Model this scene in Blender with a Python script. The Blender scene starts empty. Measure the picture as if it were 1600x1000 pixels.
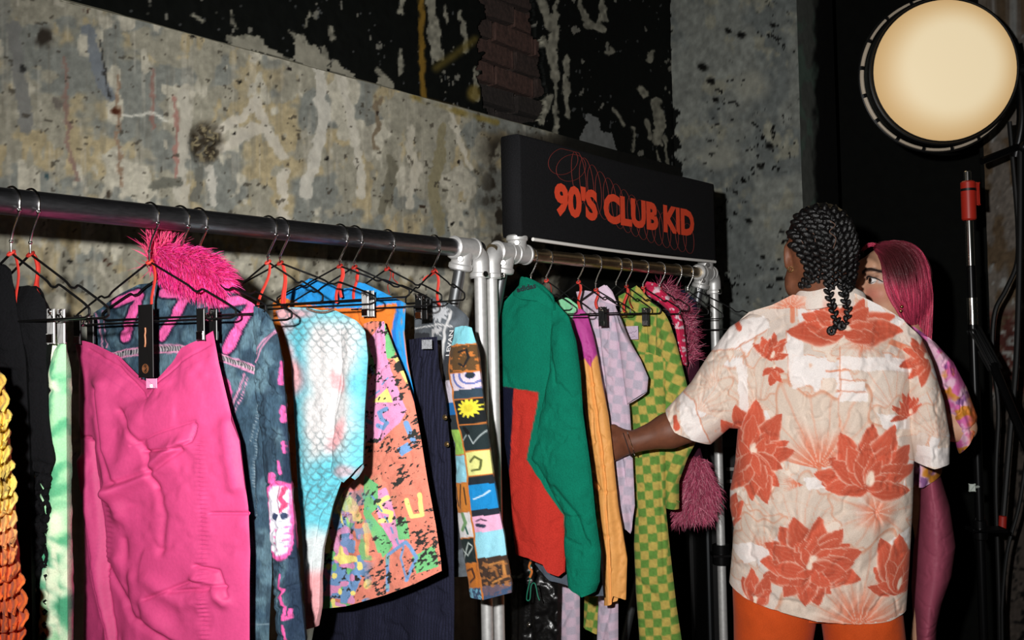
import bpy, bmesh, math, random
import numpy as np
from mathutils import Vector, Matrix
random.seed(7); RNG = np.random.default_rng(7)
SC = bpy.context.scene; COL = SC.collection
# ------------------------------------------------------------------ camera, world, flash, exposure
FPX = 1555.6; CAMZ = 1.45
TH, PI_, RO = [math.radians(a) for a in (38.02, 1.73, 1.235)]
CAMP = np.array([0, 0, CAMZ])
F0 = np.array([math.cos(TH), math.sin(TH), 0.0]); R0 = np.array([math.sin(TH), -math.cos(TH), 0.0]); Z0 = np.array([0, 0, 1.0])
CF = F0 * math.cos(PI_) + Z0 * math.sin(PI_); U0 = Z0 * math.cos(PI_) - F0 * math.sin(PI_)
CR = R0 * math.cos(RO) - U0 * math.sin(RO); CU = U0 * math.cos(RO) + R0 * math.sin(RO)
cam_d = bpy.data.cameras.new('camera'); cam_d.lens = FPX / 1600 * 36; cam_d.sensor_width = 36; cam_d.clip_start = 0.02
cam = bpy.data.objects.new('camera', cam_d); COL.objects.link(cam)
M = Matrix.Identity(4)
for i in range(3):
    M[i][0], M[i][1], M[i][2], M[i][3] = CR[i], CU[i], -CF[i], CAMP[i]
cam.matrix_world = M; SC.camera = cam
SC.view_settings.view_transform = 'Standard'; SC.view_settings.look = 'None'; SC.view_settings.gamma = 1
SC.view_settings.use_curve_mapping = False; SC.view_settings.exposure = 0.0
w = bpy.data.worlds.new('dark_club'); SC.world = w; w.use_nodes = True
w.node_tree.nodes['Background'].inputs[0].default_value = (0.8, 0.95, 0.75, 1); w.node_tree.nodes['Background'].inputs[1].default_value = 0.006
fl_d = bpy.data.lights.new('camera_flash', 'SPOT'); fl_d.energy = 235; fl_d.color = (1, 0.985, 0.965)
fl_d.shadow_soft_size = 0.016; fl_d.spot_size = math.radians(88); fl_d.spot_blend = 1.0
fl = bpy.data.objects.new('camera_flash', fl_d); COL.objects.link(fl)
FLP = CAMP - R0 * 0.135 + Z0 * 0.105
fl.location = FLP
aim = CF + CR * (1010 - 800) / FPX + CU * (500 - 520) / FPX
fl.rotation_euler = Vector(aim).to_track_quat('-Z', 'Y').to_euler()

# ------------------------------------------------------------------ helpers
def ray(x, y): return CF + CR * (x - 800) / FPX + CU * (500 - y) / FPX
def on_plane(x, y, p0, n):
    d = ray(x, y); t = np.dot(np.asarray(p0) - CAMP, n) / np.dot(d, n); return CAMP + d * t
def at_depth(x, y, d): return CAMP + ray(x, y) * d
def to_px(P):
    q = np.asarray(P) - CAMP; f = np.maximum(q @ CF, 0.05)
    return 800 + FPX * (q @ CR) / f, 500 - FPX * (q @ CU) / f
def c(r, g, b): return np.array([r, g, b]) / 255.0
def lin(a): a = np.clip(a, 0, 1); return np.where(a <= 0.04045, a / 12.92, ((a + 0.055) / 1.055) ** 2.4)
def lrgb(col): return tuple(lin(np.array(col) / 255.0)) + (1.0,)
_tab = RNG.random((8, 256, 256)).astype(np.float32)
def vn(x, y, s=0):
    x = np.asarray(x, float); y = np.asarray(y, float); t = _tab[s % 8]
    xi = np.floor(x).astype(int); yi = np.floor(y).astype(int); fx = x - xi; fy = y - yi
    fx = fx * fx * (3 - 2 * fx); fy = fy * fy * (3 - 2 * fy); xi = xi + 37 * s; yi = yi + 91 * s
    g = lambda a, b: t[a & 255, b & 255]
    return (g(xi, yi) * (1 - fx) + g(xi + 1, yi) * fx) * (1 - fy) + (g(xi, yi + 1) * (1 - fx) + g(xi + 1, yi + 1) * fx) * fy
def fbm(x, y, o=4, s=0):
    r = 0; a = 0.5; n = 0
    for i in range(o): r = r + a * vn(x * 2 ** i, y * 2 ** i, s + i); n += a; a *= 0.55
    return r / n
def ss(a, b, x): t = np.clip((x - a) / (b - a), 0, 1); return t * t * (3 - 2 * t)
def dist_line(x, y, pts):
    d = np.full(np.shape(x), 1e9)
    for (ax, ay), (bx, by) in zip(pts[:-1], pts[1:]):
        vx, vy = bx - ax, by - ay; t = np.clip(((x - ax) * vx + (y - ay) * vy) / (vx * vx + vy * vy + 1e-9), 0, 1)
        d = np.minimum(d, np.hypot(x - ax - t * vx, y - ay - t * vy))
    return d
def stroke(x, y, pts, wd, soft=0.8): return 1 - ss(wd / 2 - soft, wd / 2 + soft, dist_line(x, y, pts))
def inpoly(x, y, pts):
    m = np.zeros(np.shape(x), bool); n = len(pts)
    for i in range(n):
        (x1, y1), (x2, y2) = pts[i], pts[(i + 1) % n]
        if y1 == y2: continue
        m ^= ((y1 > y) != (y2 > y)) & (x < (x2 - x1) * (y - y1) / (y2 - y1) + x1)
    return m.astype(float)
def ell(x, y, cx, cy, rx, ry, rot=0, soft=0.12):
    a = math.radians(rot); dx, dy = x - cx, y - cy; u = dx * math.cos(a) + dy * math.sin(a); v = -dx * math.sin(a) + dy * math.cos(a)
    return 1 - ss(1 - soft, 1 + soft, np.hypot(u / rx, v / ry))
def mix(a, b, m): return a * (1 - m[..., None]) + np.asarray(b) * m[..., None]
def base(xy, col, var=0.0, sc=9, s=0):
    x, y = xy; o = np.ones(np.shape(x) + (3,)) * np.asarray(col)
    if var: o = o * (1 + var * (fbm(x / sc, y / sc, 3, s)[..., None] - 0.5) * 2)
    return o
def smooth_path(pts, n):
    P = np.array(pts, float)
    if len(P) == 2: t = np.linspace(0, 1, n)[:, None]; return P[0] * (1 - t) + P[1] * t
    k = len(P) - 1; T = np.linspace(0, k, n); i = np.minimum(T.astype(int), k - 1); f = (T - i)[:, None]
    Q = np.vstack([2 * P[0] - P[1], P, 2 * P[-1] - P[-2]]); a, b, c_, d = Q[i], Q[i + 1], Q[i + 2], Q[i + 3]
    return 0.5 * (2 * b + (c_ - a) * f + (2 * a - 5 * b + 4 * c_ - d) * f ** 2 + (3 * b - a - 3 * c_ + d) * f ** 3)

# ------------------------------------------------------------------ materials
_M = {}
def mat(name, col=(128, 128, 128), rough=0.6, metal=0.0, bump=0.0, scale=60.0, attr=False, var=0.0, emit=None, spec=0.5, stretch=(1, 1, 1), sheen=0.0, coat=0.0):
    if name in _M: return _M[name]
    m = bpy.data.materials.new(name); m.use_nodes = True; nt = m.node_tree; N = nt.nodes; L = nt.links; b = N['Principled BSDF']
    b.inputs['Base Color'].default_value = lrgb(col); b.inputs['Roughness'].default_value = rough; b.inputs['Metallic'].default_value = metal
    b.inputs['Specular IOR Level'].default_value = spec
    if sheen: b.inputs['Sheen Weight'].default_value = sheen
    if coat: b.inputs['Coat Weight'].default_value = coat
    src = None
    if attr:
        at = N.new('ShaderNodeAttribute'); at.attribute_name = 'Col'; src = at.outputs['Color']
    tc = N.new('ShaderNodeTexCoord'); mp = N.new('ShaderNodeMapping'); mp.inputs['Scale'].default_value = stretch
    nz = N.new('ShaderNodeTexNoise'); nz.inputs['Scale'].default_value = scale; nz.inputs['Detail'].default_value = 4
    L.new(tc.outputs['Object'], mp.inputs[0]); L.new(mp.outputs[0], nz.inputs['Vector'])
    if var:
        mx = N.new('ShaderNodeMixRGB'); mx.blend_type = 'MULTIPLY'; mx.inputs[0].default_value = 1
        rp = N.new('ShaderNodeMapRange'); rp.inputs['From Min'].default_value = 0.3; rp.inputs['From Max'].default_value = 0.7
        rp.inputs['To Min'].default_value = 1 - var; rp.inputs['To Max'].default_value = 1 + var * 0.6
        L.new(nz.outputs['Fac'], rp.inputs['Value']); L.new(rp.outputs[0], mx.inputs[2])
        if src: L.new(src, mx.inputs[1])
        else: mx.inputs[1].default_value = lrgb(col)
        src = mx.outputs[0]
    if src: L.new(src, b.inputs['Base Color'])
    if bump:
        bp = N.new('ShaderNodeBump'); bp.inputs['Strength'].default_value = bump; bp.inputs['Distance'].default_value = 0.004
        L.new(nz.outputs['Fac'], bp.inputs['Height']); L.new(bp.outputs[0], b.inputs['Normal'])
    if emit:
        b.inputs['Emission Color'].default_value = lrgb(emit[0]); b.inputs['Emission Strength'].default_value = emit[1]
    _M[name] = m; return m
CLOTH = mat('woven_cloth', rough=0.85, attr=True, bump=0.25, scale=420, var=0.10, spec=0.2, sheen=0.05)
FLEECE = mat('fleece', rough=0.95, attr=True, bump=0.5, scale=300, var=0.14, spec=0.1)
NYLON = mat('nylon_cloth', rough=0.6, attr=True, bump=0.1, scale=200, var=0.05, spec=0.3)
DENIM = mat('denim', rough=0.9, attr=True, bump=0.4, scale=500, var=0.28, spec=0.15, stretch=(1, 1, 0.25))
VELVET = mat('black_cloth', (15, 15, 17), 0.9, bump=0.3, scale=200, var=0.2, spec=0.1)
SKIN = mat('skin', rough=0.55, attr=True, bump=0.05, scale=300, var=0.05, spec=0.4)
WIRE = mat('black_wire', (12, 12, 12), 0.35, spec=0.5)
CHROME = mat('chrome', (215, 212, 208), 0.18, metal=1.0)
GALV = mat('galvanised', (214, 213, 211), 0.5, metal=0.55, bump=0.06, scale=90, var=0.12)
STEEL = mat('dark_steel_tube', (140, 140, 144), 0.36, metal=1.0, bump=0.03, scale=60, var=0.25, stretch=(1, 6, 6))
BRASSY = mat('warm_steel_tube', (186, 168, 140), 0.34, metal=1.0, bump=0.03, scale=60, var=0.2)
BLACKP = mat('black_plastic', (16, 16, 16), 0.4, bump=0.05, scale=120)
BLACKM = mat('black_metal', (22, 22, 23), 0.3, metal=0.6)
RIBBON = mat('red_ribbon', (216, 60, 48), 0.6, var=0.1, scale=80)

# ------------------------------------------------------------------ object building
def root_off(p):
    o = np.zeros(3)
    while p is not None: o += np.array(p.location); p = p.parent
    return o
def mesh_obj(name, V, Fc, material, parent=None, cols=None, smooth=True, label=None, kind=None):
    V = np.asarray(V, float) - root_off(parent); me = bpy.data.meshes.new(name)
    if isinstance(Fc, np.ndarray):
        n, k = Fc.shape
        me.vertices.add(len(V)); me.vertices.foreach_set('co', V.astype(np.float32).ravel())
        me.loops.add(n * k); me.loops.foreach_set('vertex_index', Fc.astype(np.int32).ravel())
        me.polygons.add(n); me.polygons.foreach_set('loop_start', np.arange(0, n * k, k, dtype=np.int32)); me.polygons.foreach_set('loop_total', np.full(n, k, np.int32))
        me.update(calc_edges=True)
    else: me.from_pydata([tuple(v) for v in V], [], [tuple(f) for f in Fc]); me.update()
    if smooth and len(me.polygons): me.polygons.foreach_set('use_smooth', np.ones(len(me.polygons), bool))
    if cols is not None:
        a = me.color_attributes.new('Col', 'FLOAT_COLOR', 'POINT'); q = np.ones((len(V), 4), np.float32); q[:, :3] = lin(cols); a.data.foreach_set('color', q.ravel())
    me.materials.append(material)
    o = bpy.data.objects.new(name, me); COL.objects.link(o)
    if parent is not None: o.parent = parent
    if label: o['label'] = label
    if kind: o['kind'] = kind
    return o
def thing(name, label, cat, loc, group=None):
    o = bpy.data.objects.new(name, None); COL.objects.link(o); o.location = tuple(loc); o.empty_display_size = 0.05
    o['label'] = label; o['category'] = cat
    if group: o['group'] = group
    return o
def tag(o, label, cat, group=None):
    o['label'] = label; o['category'] = cat
    if group: o['group'] = group
    return o
class MB:
    def __init__(s): s.V = []; s.F = []; s.n = 0; s.C = []
    def add(s, V, F, col=None):
        V = np.asarray(V, float); s.V.append(V); s.F += [tuple(i + s.n for i in f) for f in F]; s.n += len(V)
        if col is not None: s.C.append(np.ones((len(V), 3)) * col)
        return s
    def tube(s, pts, r, seg=10, closed=False, cap=True, col=None, flat=1.0):
        P = np.asarray(pts, float); n = len(P); r = np.ones(n) * r
        T = np.roll(P, -1, 0) - np.roll(P, 1, 0)
        if not closed: T[0] = P[1] - P[0]; T[-1] = P[-1] - P[-2]
        T /= np.linalg.norm(T, axis=1)[:, None] + 1e-12
        a = np.array([0, 0, 1.0]) if abs(T[0][2]) < 0.9 else np.array([1.0, 0, 0]); N = np.cross(T[0], a); N /= np.linalg.norm(N); V = []
        for i in range(n):
            N = N - T[i] * np.dot(N, T[i]); N /= np.linalg.norm(N) + 1e-12; B = np.cross(T[i], N)
            for k in range(seg):
                t = 2 * math.pi * k / seg; V.append(P[i] + r[i] * (N * math.cos(t) + B * math.sin(t) * flat))
        F = []
        for i in range(n if closed else n - 1):
            j = (i + 1) % n
            for k in range(seg): F.append((i * seg + k, i * seg + (k + 1) % seg, j * seg + (k + 1) % seg, j * seg + k))
        if cap and not closed: F += [tuple(range(seg))[::-1], tuple((n - 1) * seg + k for k in range(seg))]
        return s.add(V, F, col)
    def cyl(s, a, b, r, seg=20, col=None, bev=0.0):
        a = np.asarray(a, float); b = np.asarray(b, float)
        if bev:
            d = (b - a) / np.linalg.norm(b - a); return s.tube([a, a + d * bev, b - d * bev, b], [r - bev, r, r, r - bev], seg, col=col)
        return s.tube([a, b], r, seg, col=col)
    def box(s, ctr, ax, ay, az, col=None, bev=0.15):
        ctr, ax, ay, az = [np.asarray(q, float) for q in (ctr, ax, ay, az)]; V = []; F = []
        m = min(np.linalg.norm(ax), np.linalg.norm(ay), np.linalg.norm(az)) * bev
        ux, uy, uz = [q / np.linalg.norm(q) for q in (ax, ay, az)]
        prof = [(-1, m), (-1 + 0, 0), (1, 0), (1, m)]
        rings = []
        for k, (zz, ins) in enumerate(prof):
            zoff = az * zz if k in (0, 3) else az * zz - uz * m * zz
            ring = []
            for sx, sy in ((-1, -1), (1, -1), (1, 1), (-1, 1)):
                px = ax * sx - ux * sx * ins; py = ay * sy - uy * sy * ins
                ring += [ctr + zoff + (px - ux * sx * m if sx * sy > 0 else px) + (py if sx * sy > 0 else py - uy * sy * m),
                         ctr + zoff + (px if sx * sy > 0 else px - ux * sx * m) + (py - uy * sy * m if sx * sy > 0 else py)]
            rings.append(ring); V += ring
        for k in range(3):
            for i in range(8): F.append((k * 8 + i, k * 8 + (i + 1) % 8, (k + 1) * 8 + (i + 1) % 8, (k + 1) * 8 + i))
        F += [tuple(range(8))[::-1], tuple(24 + i for i in range(8))]
        return s.add(V, F, col)
    def sphere(s, ctr, r, nu=12, nv=8, col=None, axes=None):
        ctr = np.asarray(ctr, float); r = np.ones(3) * r; A = np.eye(3) if axes is None else np.asarray(axes); V = [ctr + A[2] * r[2]]
        for i in range(1, nv):
            t = math.pi * i / nv
            for k in range(nu):
                p = 2 * math.pi * k / nu; V.append(ctr + A[0] * r[0] * math.sin(t) * math.cos(p) + A[1] * r[1] * math.sin(t) * math.sin(p) + A[2] * r[2] * math.cos(t))
        V.append(ctr - A[2] * r[2]); F = [(0, 1 + k, 1 + (k + 1) % nu) for k in range(nu)]
        for i in range(nv - 2):
            for k in range(nu): F.append((1 + i * nu + k, 1 + (i + 1) * nu + k, 1 + (i + 1) * nu + (k + 1) % nu, 1 + i * nu + (k + 1) % nu))
        e = len(V) - 1; F += [(e, 1 + (nv - 2) * nu + (k + 1) % nu, 1 + (nv - 2) * nu + k) for k in range(nu)]
        return s.add(V, F, col)
    def build(s, name, material, parent=None, smooth=True, label=None, kind=None):
        V = np.concatenate(s.V); cols = np.concatenate(s.C) if s.C else None
        o = mesh_obj(name, V, s.F, material, parent, cols, smooth, label, kind)
        if smooth:
            try: o.data.set_sharp_from_angle(angle=math.radians(40))
            except Exception: pass
        return o
def grid_faces(nv, nu, off=0, flip=False):
    i, j = np.meshgrid(np.arange(nv - 1), np.arange(nu - 1), indexing='ij'); a = i * nu + j
    F = np.stack([a, a + 1, a + nu + 1, a + nu], -1).reshape(-1, 4) + off
    return F[:, ::-1] if flip else F
def rpoly(pts, t):
    P = np.asarray(pts, float)
    if len(P) == 1: return np.repeat(P, len(t), 0)
    L = np.r_[0, np.cumsum(np.hypot(*np.diff(P, axis=0).T))]; L /= L[-1]
    return np.stack([np.interp(t, L, P[:, k]) for k in range(2)], 1)
class Plane:
    "a vertical plane a garment hangs in: p0 a point, e the horizontal direction across it"
    def __init__(s, p0, e):
        s.p0 = np.asarray(p0, float); s.e = np.asarray(e, float) / np.linalg.norm(e)
        n = np.array([-s.e[1], s.e[0], 0]); s.n = n if np.dot(n, CAMP - s.p0) > 0 else -n
    def at(s, x, y, off=0):
        p = on_plane(x, y, s.p0 + s.n * off, s.n); return p
    def sz(s, pts, off=0):
        o = []
        for (x, y) in pts:
            p = s.at(x, y, off); o.append((np.dot(p - s.p0, s.e), p[2]))
        return np.array(o)
    def w(s, a, z, off): return s.p0[None, :] * [1, 1, 0] + np.asarray(a)[..., None] * s.e + np.asarray(z)[..., None] * Z0 + np.asarray(off)[..., None] * s.n
def panel(name, pl, top, right, bot, left, material, parent, paint, thick=0.02, off=0.0, folds=0.010, fk=5, wr=0.003, ws=45, relief=None,
          res=2.0, seed=0, tv=0.12, pw=0.5, topthin=0.25, label=None, round_=False, twist=0.0, back=True, kind=None, creases=()):
    """A cloth body: outline given by four edges in photograph pixels carried onto the garment's hanging plane, front and back layers."""
    xs = [p[0] for p in top + right + bot + left]; ys = [p[1] for p in top + right + bot + left]
    nu = max(8, int((max(xs) - min(xs)) / res)); nv = max(8, int((max(ys) - min(ys)) / res))
    TL, TR, BR, BL = left[0], top[-1], bot[-1], left[-1]
    def surf(nu, nv, side):
        u = np.linspace(0, 1, nu)
        u = u * 0.55 + 0.45 * (0.5 - 0.5 * np.cos(np.pi * u)) if thick > 0.03 else u
        v = np.linspace(0, 1, nv)
        T, B, Lf, Rt = [rpoly(pl.sz(q, off), t) for q, t in ((top, u), (bot, u), (left, v), (right, v))]
        U, Vv = np.meshgrid(u, v); U = U[..., None]; W = Vv[..., None]
        S = (1 - W) * T[None] + W * B[None] + (1 - U) * Lf[:, None] + U * Rt[:, None] - ((1 - U) * (1 - W) * T[0] + U * (1 - W) * T[-1] + (1 - U) * W * B[0] + U * W * B[-1])
        s_, z_ = S[..., 0], S[..., 1]; U = U[..., 0]
        P0 = pl.w(s_, z_, np.full_like(s_, off)); px, py = to_px(P0.reshape(-1, 3)); px = px.reshape(s_.shape); py = py.reshape(s_.shape)
        env = np.clip(4 * U * (1 - U), 0, 1) ** pw; tt = topthin + (1 - topthin) * ss(0, tv, Vv)
        d = thick * env * tt
        fo = (fbm(U * fk + 0.6 * Vv + seed * 7.3, Vv * 1.3 + seed * 3.1, 2, seed) - 0.5) * 2 * folds * (0.25 + 0.75 * Vv ** 0.7) * np.clip(env * 1.6, 0, 1)
        rg = np.abs(fbm(px / ws + seed * 5, py / (ws * 1.3) + 9, 4, seed + 2) - 0.5) * 2
        rg2 = fbm(px / (ws * 0.35), py / (ws * 0.5), 3, seed + 4) - 0.5
        fo = fo - wr * (1 - ss(0.0, 0.22, rg)) * np.clip(env * 2, 0, 1) + wr * 0.5 * rg2 * np.clip(env * 2, 0, 1)
        if side > 0:
            for pts, wd, dep in creases:
                fo = fo - dep * np.exp(-(dist_line(px, py, pts) / wd) ** 2)
            if relief is not None: fo = fo + relief(px, py)
        o = (d + fo) if side > 0 else (-d + fo * 0.5)
        P = pl.w(s_, z_, off + o)
        return P.reshape(-1, 3), paint(px.ravel(), py.ravel()), nv, nu
    Vf, Cf, a, b = surf(nu, nv, 1); F = grid_faces(a, b); V, C = Vf, Cf
    if back:
        Vb, Cb, a2, b2 = surf(max(8, nu // 3), max(8, nv // 3), -1)
        F = np.vstack([F, grid_faces(a2, b2, len(Vf), True)]); V = np.vstack([Vf, Vb]); C = np.vstack([Cf, Cb])
    return mesh_obj(name, V, F, material, parent, C, True, label, kind)
def fur(name, pts, nrm, length, count_per, material_cols, parent, droop=0.4, wdt=0.0011, spread=0.5, mat_=None, seed=1, label=None, lv=0.5, flow=None):
    """strands of fur as thin tapering ribbons, from root points with normals"""
    rg = np.random.default_rng(seed); pts = np.repeat(np.asarray(pts), count_per, 0); nrm = np.repeat(np.asarray(nrm), count_per, 0); n = len(pts)
    pts = pts + rg.normal(size=(n, 3)) * 0.004
    clump = rg.normal(size=(max(1, n // 14), 3))[rg.integers(0, max(1, n // 14), n)]
    d = nrm + spread * (0.6 * rg.normal(size=(n, 3)) + 0.6 * clump)
    if flow is not None: d = d + np.asarray(flow)
    d /= np.linalg.norm(d, axis=1)[:, None]
    L = length * (1 - lv + lv * 2 * rg.random(n) * 0.8); K = 5; V = np.zeros((n, K, 2, 3)); p = pts.copy()
    sd = np.cross(d, rg.normal(size=(n, 3))); sd /= np.linalg.norm(sd, axis=1)[:, None] + 1e-9
    for k in range(K):
        wk = wdt * (1 - k / (K - 1)) ** 0.7 + 0.00008
        V[:, k, 0] = p - sd * wk; V[:, k, 1] = p + sd * wk
        p = p + d * (L / (K - 1))[:, None]; d = d + np.array([0, 0, -droop]) * (0.5 + 0.5 * rg.random(n))[:, None] + rg.normal(size=(n, 3)) * 0.1; d /= np.linalg.norm(d, axis=1)[:, None]
    idx = np.arange(n)[:, None, None] * K * 2 + np.arange(K - 1)[None, :, None] * 2 + np.array([0, 1, 3, 2])[None, None, :]
    cs = np.array(material_cols)[rg.integers(0, len(material_cols), n)]; Cc = np.repeat(cs, K * 2, 0)
    return mesh_obj(name, V.reshape(-1, 3), idx.reshape(-1, 4), mat_ or FUR, parent, Cc, True, label, 'stuff')
FUR = mat('fur_strands', rough=0.55, attr=True, spec=0.3)

# ------------------------------------------------------------------ implicit bodies
class Body:
    def __init__(s, lo, hi, h):
        s.lo = np.array(lo, float); s.h = h; s.n = np.ceil((np.array(hi) - s.lo) / h).astype(int) + 1; s.vol = np.full(s.n, 0.06, np.float32)
    def _sub(s, lo, hi):
        a = np.maximum(((np.asarray(lo) - s.lo) / s.h).astype(int), 0); b = np.minimum(((np.asarray(hi) - s.lo) / s.h).astype(int) + 2, s.n)
        sl = tuple(slice(i, j) for i, j in zip(a, b)); g = [(np.arange(i, j) * s.h + o).astype(np.float32) for i, j, o in zip(a, b, s.lo)]
        return sl, np.meshgrid(*g, indexing='ij')
    def _mix(s, sl, d, k, sub=False):
        v = s.vol[sl]
        if sub:
            hh = np.clip(0.5 - 0.5 * (v + d) / k, 0, 1); s.vol[sl] = v * (1 - hh) - d * hh + k * hh * (1 - hh)
        else:
            hh = np.clip(0.5 + 0.5 * (v - d) / k, 0, 1); s.vol[sl] = v * hh * 1 + d * (1 - hh) - k * hh * (1 - hh) if False else d * hh + v * (1 - hh) - k * hh * (1 - hh)
    def cap(s, a, b, ra, rb, k=0.02, sub=False, sq=(1, 1, 1)):
        a = np.array(a, float); b = np.array(b, float); m = max(ra, rb) + 0.06
        sl, (X, Y, Z) = s._sub(np.minimum(a, b) - m, np.maximum(a, b) + m); v = b - a; L2 = np.dot(v, v) + 1e-12
        t = np.clip(((X - a[0]) * v[0] + (Y - a[1]) * v[1] + (Z - a[2]) * v[2]) / L2, 0, 1)
        d = np.sqrt((X - a[0] - t * v[0]) ** 2 + (Y - a[1] - t * v[1]) ** 2 + (Z - a[2] - t * v[2]) ** 2) - (ra + (rb - ra) * t)
        s._mix(sl, d, k, sub)
    def ell(s, ctr, r, k=0.02, R=None, sub=False):
        ctr = np.array(ctr, float); r = np.array(r, float); m = r.max() + 0.06
        sl, (X, Y, Z) = s._sub(ctr - m, ctr + m); Q = [X - ctr[0], Y - ctr[1], Z - ctr[2]]
        if R is not None: Q = [R[0][i] * Q[0] + R[1][i] * Q[1] + R[2][i] * Q[2] for i in range(3)]
        k0 = np.sqrt(sum((q / a) ** 2 for q, a in zip(Q, r))); k1 = np.sqrt(sum((q / (a * a)) ** 2 for q, a in zip(Q, r))) + 1e-9
        s._mix(sl, k0 * (k0 - 1) / k1, k, sub)
    def chain(s, P, r, k=0.02):
        for i in range(len(P) - 1): s.cap(P[i], P[i + 1], r[i], r[i + 1], k)
    def mesh(s):
        v = s.vol; ins = v < 0; n = v.shape
        cnt = np.zeros(tuple(q - 1 for q in n), np.int8)
        for dx in (0, 1):
            for dy in (0, 1):
                for dz in (0, 1): cnt += ins[dx:n[0] - 1 + dx, dy:n[1] - 1 + dy, dz:n[2] - 1 + dz]
        act = (cnt > 0) & (cnt < 8); I = np.argwhere(act); idx = np.full(act.shape, -1, np.int64); idx[tuple(I.T)] = np.arange(len(I))
        acc = np.zeros((len(I), 3)); num = np.zeros(len(I)); cor = [(a, b, c_) for a in (0, 1) for b in (0, 1) for c_ in (0, 1)]
        val = {q: v[I[:, 0] + q[0], I[:, 1] + q[1], I[:, 2] + q[2]] for q in cor}
        for p in cor:
            for ax in range(3):
                if p[ax]: continue
                q = list(p); q[ax] = 1; q = tuple(q); a, b = val[p], val[q]; m = (a < 0) != (b < 0); t = np.where(m, a / np.where(m, a - b, 1), 0)
                w_ = np.array(p, float)[None].repeat(len(I), 0); w_[:, ax] += t; acc += w_ * m[:, None]; num += m
        V = (I + acc / num[:, None]) * s.h + s.lo; F = []
        for ax in range(3):
            sl0 = [slice(None)] * 3; sl1 = [slice(None)] * 3; sl0[ax] = slice(0, -1); sl1[ax] = slice(1, None); a = ins[tuple(sl0)]; b = ins[tuple(sl1)]
            E = np.argwhere(a != b); o = [q for q in range(3) if q != ax]
            E = E[(E[:, o[0]] > 0) & (E[:, o[1]] > 0) & (E[:, o[0]] < n[o[0]] - 1) & (E[:, o[1]] < n[o[1]] - 1)]
            fl_ = a[tuple(E.T)]; q = []
            for d0, d1 in ((-1, -1), (0, -1), (0, 0), (-1, 0)):
                G_ = E.copy(); G_[:, o[0]] += d0; G_[:, o[1]] += d1; q.append(idx[tuple(G_.T)])
            q = np.stack(q, 1); flip = fl_ if ax != 1 else ~fl_; q[~flip] = q[~flip][:, ::-1]; F.append(q)
        return V, np.vstack(F)
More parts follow.
